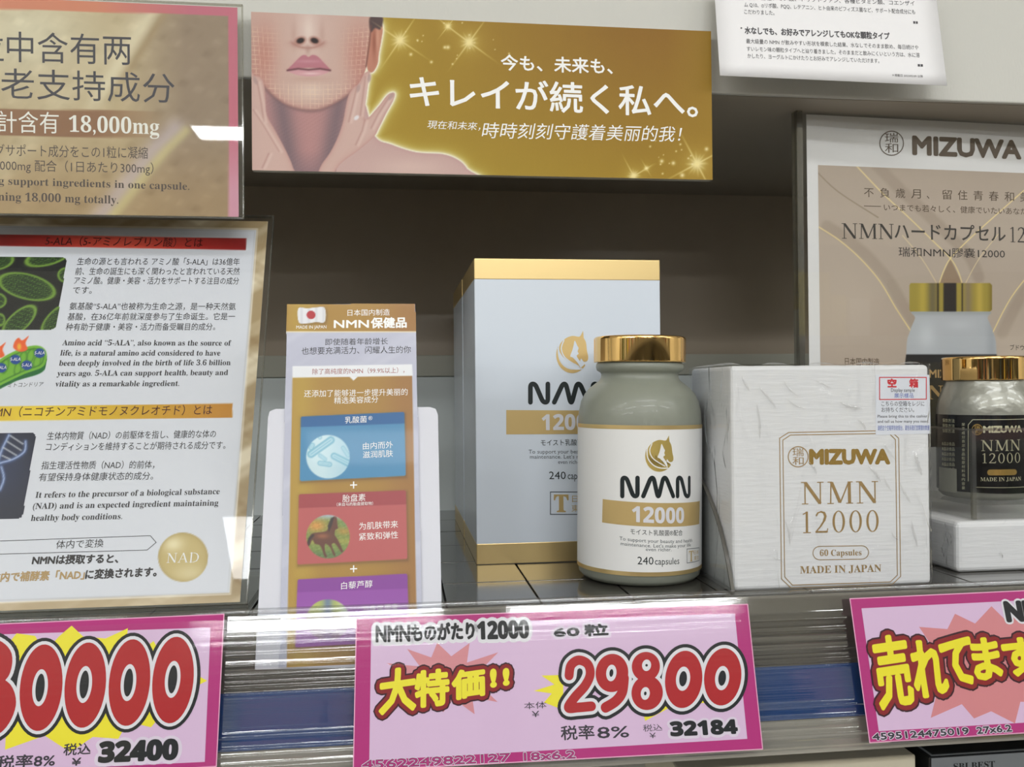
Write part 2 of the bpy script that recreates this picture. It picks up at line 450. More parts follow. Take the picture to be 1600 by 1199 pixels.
b = MB(); b.box(X0, X1, UY, UY+.4, UZ, UZ+14, mat('fascia_white', (206, 205, 198), .55, e=1.0, bump=((700, 1, 260), .00012))); b.build('fascia', ushelf, bevel=.12)
# lower deck front edge
b = MB(); b.box(X0, X1, YF-.25, YF, DZ-6.5, DZ-.05, mat('deck_edge_metal', (112, 108, 100), .35, metal=.5, e=.8)); b.build('deck_front_edge', shelf, bevel=.08)

# ------------------------------------------------------------------ price rail
rc = atY(875, 1070, 41.0)
RP = Plane((0, rc[1], rc[2]), lean=16.7)
rail = thing('price_rail', 'clear ribbed plastic price rail with a blue band clipped along the deck edge', 'price rail', (0, RP.O[1]+.6, RP.O[2]-3.8))
vt = RP.uv(850, 938)[1]; vb = RP.uv(850, 1199)[1]
ribs = MB()
cl = clearmat('rail_clear', tint=(.90, .91, .92), rough=.035, ior=1.5, fmin=.16, milk=.0, bump=((3, 500, 500), .00006))
vv = np.linspace(vb, vt-.15, 260)
hh = np.zeros_like(vv)
def bumpat(c, wd, h): return h*np.exp(-((vv-c)/wd)**2)
for (py, wd_, h) in ((985, .22, .16), (1003, .10, .07), (1020, .05, .04), (1037, .06, .08), (1046, .04, .04), (1054, .06, .08), (1063, .05, .07), (1128, .09, .10), (1147, .06, .07), (1158, .05, .05), (1176, .12, .10)):
    hh += bumpat(RP.uv(700, py-(700-850)*.045)[1], wd_, h)
V = []; n = len(vv)
for x in (X0, X1):
    for k in range(n): V.append(RP.P(x, vv[k], -.42+hh[k]))
ribs.add(V, [(k, k+n, k+n+1, k+1) for k in range(n-1)], cl, True)
ribs.build('ribbed_channel', rail)
b = MB()
bc = RP.P(0, vt-.02, -.15)
A = []; nn = 16
for x in (X0, X1):
    for t in range(nn):
        a = t*2*math.pi/nn; A.append((x, bc[1]+.16*math.cos(a), bc[2]+.16*math.sin(a)))
b.add(A, [(t, (t+1) % nn, nn+(t+1) % nn, nn+t) for t in range(nn)], cl, True)
b.build('top_bead', rail)
v0 = RP.uv(700, 1068)[1]; v1 = RP.uv(700, 1158)[1]
b = MB(); b.pbox(RP, X0, X1, v1, v0, -.95, -.8, mat('rail_blue', (10, 58, 112), .4, e=.75, spec=.3)); b.build('blue_band', rail)
b = MB(); b.pbox(RP, X0, X1, vb-.2, v1-.02, -.95, -.8, mat('rail_beige', (140, 136, 126), .4, e=.84)); b.build('lower_band', rail)
fr = clearmat('rail_cover_clear', tint=(.985, .985, .985), rough=.06, ior=1.33, bump=((3, 260, 260), .00005))
b = MB(); b.add([RP.P(X0, vb+.2, .14), RP.P(X1, vb+.2, .14), RP.P(X1, vt-.35, .14), RP.P(X0, vt-.35, .14), RP.P(X0, vb+.1, -.1), RP.P(X1, vb+.1, -.1)],
      [(0, 1, 2, 3), (4, 5, 1, 0)], fr); b.build('front_cover', rail)

# ------------------------------------------------------------------ price cards
mag = mat('card_magenta', (184, 48, 126), .5, e=1.1, spec=.3); lav = mat('card_lavender', (222, 190, 224), .4, e=1.1)
blk = mat('ink_black', (22, 25, 28), .5, spec=.3); wht = mat('ink_white', (228, 228, 234), .4, e=1.1); red = mat('ink_red', (180, 34, 38), .5, e=1.1, spec=.3)
yel = mat('ink_yellow', (244, 232, 20), .4, e=1.1); mar = mat('ink_maroon', (142, 30, 34), .5, e=1.1, spec=.3); pinkb = mat('ink_salmon', (216, 138, 146), .4, e=1.1)
halo = mat('ink_halo', (226, 214, 232), .4, e=1.1); plum = mat('ink_plum', (56, 14, 30), .5, e=1.1, spec=.3); greyink = mat('ink_grey', (56, 52, 62), .5, e=1.1, spec=.3)
L = [.004*k for k in range(1, 14)]
def card_base(name, label, outer, inner):
    c = RP.uv(*outer[2]); p = RP.P(RP.uv(*outer[2])[0], c[1], 0)
    t = thing(name, label, 'price card', p, 'magenta-edged price cards in the rail')
    b = MB(); b.slab(RP, [RP.uv(*q) for q in outer], -.03, 0, mag); sh = b.build('sheet', t)
    b = MB(); b.pxpoly(RP, inner, L[0], lav); e = .6
    b.stroke(RP, [outer[0], outer[1], outer[2], outer[3]], 1.6, L[0], mat('card_pale_edge', (238, 170, 205), .4, e=1.1), closed=True)
    b.build('print_panel', sh)
    return t, sh
def ellpts(cx, cy, rx, ry, rot=0, n=40):
    a = R(rot)
    return [(cx+rx*math.cos(t)*math.cos(a)-ry*math.sin(t)*math.sin(a), cy+rx*math.cos(t)*math.sin(a)+ry*math.sin(t)*math.cos(a)) for t in [2*math.pi*k/n for k in range(n)]]
def bigdigits(b, items):
    """items: ('0',cx,cy,rx,ry) ('8',...) or ('p',pts,width); red with white and black outlines"""
    for lay, (gr, M) in enumerate(((10.5, blk), (5.2, wht), (0, red))):
        pc = []
        for it in items:
            if it[0] == 'p':
                k = np.linalg.norm(RP.uv(*it[1][0])-RP.uv(it[1][0][0], it[1][0][1]-10))/10; q = [RP.uv(*p) for p in it[1]]; r = (it[2]/2+gr)*k
                for a, c in zip(q[:-1], q[1:]):
                    d = c-a; n = np.array([-d[1], d[0]])/max(np.linalg.norm(d), 1e-9)*r; pc.append([tuple(p) for p in (a-n, c-n, c+n, a+n)])
                for a in q: pc.append([(a[0]+r*math.cos(t*math.pi/8), a[1]+r*math.sin(t*math.pi/8)) for t in range(16)])
            else: pc.append([tuple(RP.uv(*p)) for p in ellpts(it[1], it[2], it[3]+gr, it[4]+gr, 6)])
        b.addbm(union(pc), RP, L[3+lay], M)
    for it in items:
        if it[0] == 'e' and len(it) > 5:
            for (hx, hy, hr, hq) in it[5]:
                b.pxpoly(RP, ellpts(hx, hy, hr, hq, 6), L[6], wht); b.pxpoly(RP, ellpts(hx, hy, hr-5, hq-7, 6), L[7], blk)
def star(cx, cy, n, ro, ri, sx=1, sy=1, rot=0, seed=1):
    r = random.Random(seed); P = []
    for k in range(2*n):
        a = rot+k*math.pi/n; q = (ro if k % 2 == 0 else ri)*r.uniform(.88, 1.1)
        P.append((cx+q*sx*math.cos(a), cy+q*sy*math.sin(a)))
    return P
# centre card
t, sh = card_base('price_card', 'pink price card in the middle of the rail, 29800 in big red digits', [(557, 967), (1168, 944.6), (1191.6, 1171), (552, 1205)], [(580, 979), (1148, 959), (1167.6, 1155), (577, 1189)])
b = MB()
T = lambda *a, **k: text(b, RP, *a, **k)
b.pxpoly(RP, star(700, 1062, 13, 104, 62, 1, .56, .2, 3), L[1], pinkb)
for P in ([(846, 1056), (880, 1055), (880, 1110), (850, 1098), (862, 1084), (834, 1080), (866, 1070)], [(975, 1100), (1003, 1108), (1008, 1127), (1050, 1104), (1056, 1116), (1085, 1100), (1110, 1098), (1112, 1104), (1140, 1080), (1000, 1060)]):
    b.pxpoly(RP, P, L[2], yel)
for s, x0, y0, x1, y1, h, cap in (('NMN', 588, 1003, 640, 1002, 24, 0), ('ものがたり', 643, 1002, 741, 998, 26, 0), (sans('12000'), 747, 999, 826, 997, 27, 0)):
    T(s, x0, y0, x1, y1, h, wht, w=L[1], bold=7, fit=True); T(s, x0, y0, x1, y1, h, blk, w=L[3], bold=1.3, fit=True)
for s, x0, y0, x1, y1, h in (('60', 866, 995, 905, 993.5, 12), ('粒', 914, 994, 950, 992.5, 17)):
    T(s, x0, y0, x1, y1, h, halo, w=L[1], bold=5, fit=True); T(s, x0, y0, x1, y1, h, blk, w=L[3], bold=1.1, fit=True)
def burst(items, k=1.0):
    for gr, M, w in ((11.5*k, plum, L[3]), (9*k, mar, L[4]), (2.6*k, yel, L[6])):
        pc = []
        for s, x0, y0, x1, y1, h in items: T(s, x0, y0, x1, y1, h, M, w=w, bold=gr, fit=True, shear=.02, col=pc)
        b.addbm(union(pc), RP, w, M)
burst((('大', 594, 1116, 648, 1108, 66), ('特', 650, 1105, 700, 1100, 54), ('価', 708, 1093, 756, 1086, 42), ('!', 768, 1073, 774, 1072, 25), ('!', 788, 1070, 794, 1069, 23)))
T('本体', 819, 1109, 854, 1107, 11, greyink, w=L[2]); T('¥', 831, 1121, 843, 1120.5, 9, greyink, w=L[2])
bigdigits(b, [('p', smooth([(889, 1056), (892, 1040), (904, 1032), (918, 1038), (922, 1054), (914, 1072), (898, 1090), (888, 1106), (902, 1106), (924, 1104)], 6, False), 15),
              ('p', smooth([(975, 1060), (972, 1082), (962, 1096), (946, 1106)], 6, False), 16),
              ('e', 956, 1052, 25.5, 30, [(955, 1052, 8, 13)]),
              ('e', 1009, 1042, 22, 23, [(1010, 1040, 7, 9)]), ('e', 1011, 1083, 24.5, 27, [(1008, 1084, 7, 10)]),
              ('e', 1068, 1062, 29, 45, [(1067, 1061, 11, 19)]), ('e', 1129, 1058, 29, 45, [(1128, 1060, 11, 19)])])
T('税率', 877, 1157, 929, 1155, 22, greyink, w=L[2], bold=.4); T('8%', 934, 1154, 983, 1152, 17, greyink, w=L[2], bold=.4)
T('税込', 1005, 1144, 1035, 1142, 11, greyink, w=L[2]); T('¥', 1015, 1154, 1025, 1153.6, 8, greyink, w=L[2])
T(sans('32184'), 1049, 1150, 1152, 1146, 20, halo, w=L[1], bold=6, fit=True); T(sans('32184'), 1049, 1150, 1152, 1146, 21, blk, w=L[3], bold=1.5, fit=True)
T('4562249822127', 566, 1202, 797, 1190, 13, halo, w=L[2], bold=1.6); T('4562249822127', 566, 1202, 797, 1190, 13, greyink, w=L[3], bold=.6)
T('4562249822127', 566, 1202, 797, 1190, 13, mag, w=L[4], bold=0)
T('18x6.2', 819, 1189, 899, 1185, 12, halo, w=L[2], bold=1.6); T('18x6.2', 819, 1189, 899, 1185, 12, greyink, w=L[3], bold=.6); T('18x6.2', 819, 1189, 899, 1185, 12, mag, w=L[4])
b.build('lettering', sh)
# left card
t, sh = card_base('price_card', 'pink price card at the left end of the rail, 30000 in big red digits', [(-150, 982), (350, 960), (338, 1198), (-160, 1227)], [(-130, 996), (329, 981), (320, 1191), (-140, 1213)])
b = MB()
b.pxpoly(RP, [(26, 990), (55, 994), (70, 1020), (92, 995), (112, 978), (130, 995), (165, 998), (200, 982), (198, 1000), (230, 1010), (240, 1002), (250, 1020), (318, 1061), (324, 1064), (318, 1067), (250, 1100), (242, 1130), (236, 1137), (200, 1128), (185, 1155), (145, 1152), (110, 1176), (70, 1150), (8, 1172), (10, 1130), (-100, 1100), (-100, 1020), (10, 1010)], L[1], yel)
bigdigits(b, [('p', smooth([(-36, 1018), (-14, 1012), (4, 1026), (2, 1050), (-12, 1066), (6, 1082), (10, 1106), (-6, 1134), (-36, 1140)], 6, False), 28),
              ('e', 64.5, 1075, 33, 68, [(63, 1075, 12, 29)]), ('e', 133.5, 1071, 32, 67, [(132, 1070, 12, 29)]), ('e', 202.5, 1067, 32, 68, [(201, 1067, 12, 29)]), ('e', 270.5, 1063, 32, 68, [(270, 1062, 12, 29)]),
              ])
T('税率8%', -6, 1202, 85, 1198, 20, greyink, w=L[2], bold=.5)
T('税込', 99, 1181, 141, 1179, 18, greyink, w=L[2], bold=.4); T('¥', 112, 1197, 126, 1196, 11, greyink, w=L[2], bold=.4)
T(sans('32400'), 155, 1191, 276, 1186, 29, halo, w=L[1], bold=8, fit=True); T(sans('32400'), 155, 1191, 276, 1186, 30, blk, w=L[3], bold=2.2, fit=True)
b.build('lettering', sh)
# right card
t, sh = card_base('price_card', 'pink price card at the right end of the rail, yellow lettering on a salmon starburst', [(1328, 936), (1780, 915), (1818, 1132), (1359, 1161)], [(1346, 951), (1760, 930.5), (1800, 1118), (1373, 1143)])
b = MB()
b.pxpoly(RP, star(1535, 1038, 12, 118, 84, 1.05, .82, .12, 5), L[1], mat('ink_rose', (216, 134, 140), .4, e=1.1))
T('N', 1575, 970, 1598, 969, 27, wht, w=L[2], bold=6, fit=True); T('N', 1575, 970, 1598, 969, 27, blk, w=L[3], bold=3, fit=True)
T('MN', 1604, 969, 1660, 966, 27, wht, w=L[2], bold=6, fit=True); T('MN', 1604, 969, 1660, 966, 27, blk, w=L[3], bold=3, fit=True)
burst((('売', 1377, 1108, 1428, 1100, 108), ('れ', 1433, 1090, 1482, 1084, 84), ('て', 1478, 1073, 1524, 1066, 68), ('ま', 1526, 1062, 1566, 1058, 60), ('す', 1574, 1056, 1624, 1052, 54)), 1.15)
T('4595124475019', 1364, 1157, 1514, 1147, 10, halo, w=L[2], bold=1.6); T('4595124475019', 1364, 1157, 1514, 1147, 10, greyink, w=L[3], bold=.5)
T('27x6.2', 1527, 1147, 1581, 1143, 10, halo, w=L[2], bold=1.6); T('27x6.2', 1527, 1147, 1581, 1143, 10, greyink, w=L[3], bold=.5)
b.build('lettering', sh)

# ------------------------------------------------------------------ gold-banded carton and its neighbour behind
gold = mat('gold_foil', (200, 176, 124), .34, metal=.8, e=.8, bump=((60, 60, 25), .00002))
goldp = mat('gold_ink', (180, 156, 106), .35, metal=.45, e=.66)
ink = mat('carton_black_ink', (26, 34, 36), .35)
inkg = mat('carton_grey_ink', (74, 80, 86), .4)
cw = mat('carton_white', (206, 214, 224), .32, e=.86, coat=.25)
ctop = mat('carton_side_white', (206, 210, 215), .4, e=.78)
def horse_logo(b, pl, x, y, sx, sy, M, Mw, w):
    """curled mane disc, horse head looking right, a woman's profile cut out of the neck"""
    q = lambda P: [(x+a*sx, y+c*sy) for a, c in P]
    # outer crescent
    cres = [(math.cos(t)*.50+.50, math.sin(t)*.46+.53) for t in np.linspace(math.pi*1.15, math.pi*.2, 22)]
    cres2 = [(math.cos(t)*.47+.53, math.sin(t)*.40+.50) for t in np.linspace(math.pi*.22, math.pi*1.10, 20)]
    b.pxpoly(pl, q(cres+cres2), w, M)
    head = smooth([(.80, .0), (.86, .10), (.93, .22), (.96, .42), (1.0, .58), (.97, .68), (.86, .70), (.78, .62), (.74, .72), (.74, .84), (.62, .76), (.42, .70), (.22, .58), (.10, .42), (.12, .26), (.28, .12), (.50, .05), (.72, .07)], 4)
    b.pxpoly(pl, q(head), w, M)
    b.pxpoly(pl, q(smooth([(.58, .17), (.66, .30), (.70, .36), (.67, .44), (.70, .50), (.64, .56), (.76, .72), (.78, .86), (.66, .72), (.52, .60), (.44, .56), (.50, .42), (.54, .30)], 4)), w+.004, Mw)
    b.stroke(pl, q(smooth([(.24, .16), (.16, .36), (.24, .56), (.44, .70), (.70, .82)], 6, False)), sx*.035, w+.004, Mw)
    b.stroke(pl, q(smooth([(.06, .36), (.10, .60), (.30, .80), (.55, .88), (.80, .88)], 6, False)), sx*.04, w+.004, Mw)
    b.pxpoly(pl, q([(.73, .10), (.84, -.08), (.86, .12)]), w+.002, M)
def nmn_logo(b, pl, x0, x1, y0, y1, M, w, wd, sl=0):
    h = y1-y0; W = x1-x0; r = wd/2
    Y = lambda xx, t: y0+t*h+(xx-x0)*sl
    def st(P): b.stroke(pl, [(x0+a*W, y0+c*h+(a*W)*sl) for a, c in P], wd, w, M, cap=False)
    def path(P, n=6):
        Q = [np.array((x0+a*W, y0+c*h+(a*W)*sl)) for a, c in P]; out = [Q[0]]
        for i in range(1, len(Q)-1):
            A, B, C = Q[i-1], Q[i], Q[i+1]; la, lc = np.linalg.norm(A-B), np.linalg.norm(C-B)
            a, c = B+(A-B)/la*min(wd*.8, la*.5), B+(C-B)/lc*min(wd*.8, lc*.5)
            for t in np.linspace(0, 1, n+1): out.append(tuple((1-t)**2*a+2*t*(1-t)*B+t*t*c))
        out.append(Q[-1]); b.stroke(pl, out, wd, w, M, cap=True)
    e = r/W; f = r/h
    path([(e, 1-f), (e, f), (e+.06, f), (.275-e-.06, 1-f), (.275-e, 1-f), (.275-e, f)])
    path([(.325, 1-f), (.43, f), (.47, f), (.525, 1-f), (.545, 1-f), (.605, f), (.645, f), (.745, 1-f)])
    path([(.775+e, 1-f), (.775+e, f), (.775+e+.05, f), (1-e-.05, 1-f), (1-e, 1-f), (1-e, f)])
GY = 53.5
a0 = atY(745, 883, GY); a1 = atY(1036, 876, GY)
gb = thing('product_box', 'tall white carton with gold bands at top and foot behind the frosted bottle', 'box', (a0[0]+5.5, GY+4.7, DZ))
GP = Plane((a0[0], GY, DZ), yaw=.25)
W_ = a1[0]-a0[0]; H_ = GP.uv(745, 404)[1]; D_ = 9.5
b = MB(); b.pbox(GP, 0, W_, 0, H_, -D_, 0, cw); b.build('carton', gb, bevel=.06)
bh = GP.uv(745, 850)[1]; th = GP.uv(745, 437)[1]
for nm, (lo, hi) in (('gold_foot_band', (.01, bh)), ('gold_top_band', (th, H_+.02))):
    b = MB(); e = .012; b.pbox(GP, -e, W_+e, lo, hi, -D_-e, e, gold); b.build(nm, gb, bevel=.06)
b = MB(); T = lambda *a, **k: text(b, GP, *a, **k)
horse_logo(b, GP, 869, 522, 50, 62, goldp, cw, .014)
nmn_logo(b, GP, 825, 951, 596.5, 632.5, ink, .014, 7.4)
b.flat(GP, [GP.uv(*p) for p in ((791, 641), (991, 642), (991, 678), (791, 679))], .014, goldp)
T(sans('12000'), 847, 672, 935, 671, 23, wht, w=.018, bold=.5)
T('モイスト乳酸菌®配合', 845, 697, 937, 696, 10, ink, w=.014, bold=.25)
T('To support your beauty and health', 826, 709, 956, 708.5, 6, inkg, w=.014); T('maintenance. Let\'s make your life', 828, 717, 954, 716.5, 6, inkg, w=.014); T('even richer.', 872, 725, 910, 725, 6, inkg, w=.014)
T('240', 858, 749, 884, 749, 12, ink, w=.014); T('capsules', 887, 749, 925, 749, 11, ink, w=.014)
b.stroke(GP, [(860, 769), (922, 769), (922, 804), (860, 804)], 1.3, .014, inkg, closed=True)
T('T', 866, 800, 888, 800, 27, goldp, w=.014, ser=True, bold=.6); T('日本', 894, 785, 918, 785, 11, goldp, w=.014); T('東京', 893, 800, 918, 800, 11, goldp, w=.014)
b.build('lettering', gb)
# its twin standing behind: a copy of each part
g2 = gb.copy(); COL.objects.link(g2); g2.location = gb.location+Vector((-.0006, .0985, 0)); g2['label'] = 'second gold-banded carton standing behind the front one, only its side edge showing'
ROOT[g2.name] = ROOT[gb.name]
for ch in list(gb.children):
    if ch.name.startswith('lettering'): continue
    c = ch.copy(); COL.objects.link(c); c.parent = g2

# ------------------------------------------------------------------ frosted bottle
BR = 3.42; BD = 49.0
bc = atY(999, 900, BD); BC = np.array([bc[0], BD, DZ])
pb = thing('supplement_bottle', 'large frosted glass bottle with gold cap and white label beside the wrapped white box', 'bottle', BC)
TL = 0.8; AXB = (math.sin(R(TL)), 0, math.cos(R(TL)))
BL = Cyl(BC+np.array([-.03, 0, 0]), BR+.015, TL)
vy = lambda y: BL.uv(1000, y)[1]
frost = mat('frosted_glass', (118, 121, 111), .42, e=.66, sss=.5, spec=.5, coat=.15)
top = vy(519)
prof = [(0.05, 0.02), (2.7, .0), (3.1, .06), (3.34, .3), (BR, .75), (BR, vy(664)+.2), (3.38, vy(644)), (3.26, vy(628)), (3.06, vy(616)), (2.78, vy(606)), (2.48, vy(599)), (2.26, vy(594)), (2.16, vy(589)), (2.14, vy(583)), (2.2, vy(580)), (2.38, vy(577)), (2.44, vy(572)), (2.42, vy(566)), (2.3, vy(563))]
b = MB(); b.lathe(prof, BC+np.array([-.03, 0, 0]), frost, 96, AXB, cap0=False); b.build('glass_body', pb)
cg = mat('gold_cap', (222, 184, 120), .05, metal=1, e=.86)
c0, c1 = vy(564), vy(521)
b = MB(); b.lathe([(2.30, c0+.01), (2.5, c0), (2.53, c0), (2.555, c0+.015), (2.56, c0+.04), (2.56, c0+.08), (2.56, c1-.2), (2.56, c1-.13), (2.545, c1-.06), (2.50, c1-.02), (2.44, c1), (2.3, c1), (.02, c1)], BC+np.array([-.03, 0, 0]), cg, 96, AXB, cap0=True, cap1=False); b.build('cap', pb)
# label
lw = mat('label_white', (206, 206, 205), .45, e=.76)
u0 = -BR*1.5; u1 = BR*1.5
def band(b, v0, v1, w, M, n=60):
    P = []
    for k in range(n+1):
        u = u0+(u1-u0)*k/n; P.append(BL.P(u, v0, w))
    for k in range(n+1): P.append(BL.P(u0+(u1-u0)*k/n, v1, w))
    b.add(P, [(k, k+1, n+2+k, n+1+k) for k in range(n)], M, True)
b = MB(); band(b, vy(895), vy(665), .012, lw); lab = b.build('label', pb)
b = MB(); band(b, vy(901), vy(894.4), .017, gold); b.build('gold_line', lab)
b = MB(); band(b, vy(671.5), vy(665), .017, gold); b.build('gold_line', lab)
b = MB(); T = lambda *a, **k: text(b, BL, *a, **k)
horse_logo(b, BL, 1008, 685, 44, 53, mat('gold_emboss', (200, 176, 104), .3, metal=.8, e=.62), lw, .018)
nmn_logo(b, BL, 969, 1080, 743.5, 779, ink, .018, 6.8)
b.flat(BL, [BL.uv(*p) for p in ((942, 780), (1093, 783), (1092, 819), (941, 816.5))], .018, goldp)
T(sans('12000'), 988, 815, 1068, 817, 23, wht, w=.024, bold=.5)
T('モイスト乳酸菌®配合', 985, 835, 1066, 837, 9, ink, w=.018, bold=.2)
T('To support your beauty and health', 968, 844, 1081, 847, 5.5, inkg, w=.018); T('maintenance. Let\'s make your life', 970, 852, 1079, 854, 5.5, inkg, w=.018); T('even richer.', 1009, 861, 1049, 861.5, 5.5, inkg, w=.018)
T('240', 996, 882, 1021, 882.5, 12, ink, w=.018); T('capsules', 1023, 882.5, 1061, 881.5, 10.5, ink, w=.018)
b.stroke(BL, [(1073, 858), (1092, 856), (1092, 876), (1073, 880)], .9, .018, inkg, closed=True)
T('T', 1076, 878, 1083, 877, 17, goldp, w=.018, ser=True); T('日本', 1084, 867, 1091, 866, 7, goldp, w=.018); T('東京', 1084, 876, 1091, 875, 7, goldp, w=.018)
b.build('lettering', lab)

# ------------------------------------------------------------------ white paper box in cellophane
WY = 44.3
w0 = atY(1146, 930, WY); w1 = atY(1456, 918, WY)
wb = thing('wrapped_box', 'white textured box with gold lettering in shiny cellophane at the shelf front', 'box', (w0[0]+5, WY+3.5, DZ))
WP = Plane((w0[0], WY, DZ)); ww = w1[0]-w0[0]; wh = WP.uv(1300, 571)[1]; wdp = 6.4
paper = bpy.data.materials.new('washi_white'); paper.use_nodes = True
def washi():
    nt = paper.node_tree; p = nt.nodes['Principled BSDF']; p.inputs['Base Color'].default_value = (.80, .81, .82, 1); p.inputs['Roughness'].default_value = .5
    tc = nt.nodes.new('ShaderNodeTexCoord'); mp = nt.nodes.new('ShaderNodeMapping'); mp.inputs['Scale'].default_value = (60, 60, 520)
    n = nt.nodes.new('ShaderNodeTexNoise'); n.inputs['Scale'].default_value = 1; n.inputs['Detail'].default_value = 2
    bp = nt.nodes.new('ShaderNodeBump'); bp.inputs['Distance'].default_value = .00032; bp.inputs['Strength'].default_value = .8
    nt.links.new(tc.outputs['Object'], mp.inputs[0]); nt.links.new(mp.outputs[0], n.inputs[0]); nt.links.new(n.outputs[0], bp.inputs['Height']); nt.links.new(bp.outputs[0], p.inputs['Normal'])
washi()
b = MB(); b.pbox(WP, 0, ww, 0, wh, -wdp, 0, paper); b.build('box_body', wb, bevel=.22)
b = MB(); T = lambda *a, **k: text(b, WP, *a, **k)
gi = mat('gold_stamp', (196, 164, 96), .25, metal=.85, e=.6); gd = mat('gold_stamp_dull', (170, 142, 98), .35, metal=.6, e=.66)
for pts in ([(1218, 685), (1232, 676), (1391, 673), (1404, 685), (1407, 901), (1394, 913.5), (1236, 919), (1221, 905)], [(1223, 688), (1235, 680), (1389, 677.5), (1399, 687), (1402, 899), (1391, 909.5), (1238, 914.5), (1226, 902)]):
    b.stroke(WP, pts, 1.3, .012, gd, closed=True)
def emblem(b, pl, cx, cy, r, M, w, wd):
    b.stroke(pl, ellpts(cx, cy, r, r*1.02, 0, 28), wd, w, M, closed=True)
    k = r/16
    text(b, pl, '瑞', cx-9*k, cy-1*k, cx+9*k, cy-1*k, 13*k, M, w=w, fit=True); text(b, pl, '和', cx-9*k, cy+13*k, cx+9*k, cy+13*k, 13*k, M, w=w, fit=True)
emblem(b, WP, 1247, 714, 15.5, gd, .012, 1.5)
T('MIZUWA', 1266, 724.5, 1389, 724, 21, gi, w=.012, bold=2.0)
fine(b, WP, 'NMN', 1252, 788.5, 1373, 786.5, 35, gd); fine(b, WP, '12000', 1252, 833.5, 1374, 831, 34, gd, gap=.14)
pill = [(1281+ -math.sin(t)*11, 864.5-math.cos(t)*10.5) for t in np.linspace(0, math.pi, 12)]+[(1346+math.sin(t)*11, 863.5+math.cos(t)*10.5) for t in np.linspace(0, math.pi, 12)]
b.stroke(WP, pill, 1.2, .012, gd, closed=True)
T('60 Capsules', 1281, 869, 1346, 868, 9.5, gd, w=.012, ser=True); T('MADE IN JAPAN', 1250, 896.5, 1377, 893.5, 11.5, gd, w=.012, ser=True)
b.build('lettering', wb)
# sticker
b = MB(); b.pxpoly(WP, [(1368, 586), (1452, 586), (1454, 678), (1368, 680)], .016, mat('sticker_clear_white', (214, 218, 226), .3)); stk = b.build('sticker', wb)
b = MB(); T = lambda *a, **k: text(b, WP, *a, **k)
sr = mat('sticker_red', (196, 52, 60), .4); sb = mat('sticker_blue', (62, 88, 168), .4)
b.stroke(WP, [(1374, 590), (1447, 590), (1447, 624), (1374, 624.5)], 1.5, .022, sr, closed=True)
T('空', 1387, 605.5, 1400, 605.5, 13, sr, w=.022, bold=.7); T('箱', 1421, 605.5, 1434, 605.5, 13, sr, w=.022, bold=.7)
T('Display sample', 1392, 612.5, 1429, 612.5, 5.5, blk, w=.022); T('展示樣品', 1397, 622, 1427, 622, 7.5, sb, w=.022, bold=.0)
T('こちらの空箱をレジに', 1377, 635, 1444, 635, 8, greyink, w=.022); T('お持ちください。', 1377, 644.5, 1428, 644.5, 8, greyink, w=.022)
T('Please bring this to the cashier', 1371, 653, 1449, 652.5, 4.5, greyink, w=.022); T('and tell us how many you need.', 1371, 661, 1451, 660.5, 4.5, greyink, w=.022)
T('请把这个空箱带到收银台，请告诉我们您需要的数量', 1371, 673, 1452, 672.5, 8, sb, w=.022)
b.build('lettering', stk)
# cellophane film: a crumpled clear skin just off the box
film = clearmat('cellophane', tint=(.985, .985, .985), rough=.1, ior=1.5, bump=((70, 50, 22), .0007), crease=True)
def filmbox():
    rn = np.random.RandomState(4); b = MB(); nu, nv = 40, 46; e = .07
    V = []; path = [(-e, -wdp), (-e, -wdp/2), (-e, -.2), (-.0, e)]+[(ww*k/(nu-1), e) for k in range(1, nu-1)]+[(ww, e), (ww+e, -.2), (ww+e, -wdp)]
    m = len(path)
    for j in range(nv):
        v = (wh+.05)*j/(nv-1)
        for i, (u, w) in enumerate(path):
            d = .045*(noise1(np.array([u*1.3+v*.9]), 1)[0]+noise1(np.array([u*.7-v*1.9]), 2)[0])
            V.append(WP.P(u, v, w+max(-.03, d)*.8))
    b.add(V, [(j*m+i, j*m+i+1, (j+1)*m+i+1, (j+1)*m+i) for j in range(nv-1) for i in range(m-1)], film, True)
    o = len(b.v); top = [WP.P(u, wh+.07+.10*math.sin(i*.7)*(0 < i < m-1), w) for i, (u, w) in enumerate(path)]
    top2 = [WP.P(min(max(u, .3), ww-.3), wh+.08, min(w, -.5)) for u, w in path]
    b.add(top+top2, [(i, i+1, m+i+1, m+i) for i in range(m-1)], film, True)
    b.build('cellophane_film', wb)
filmbox()
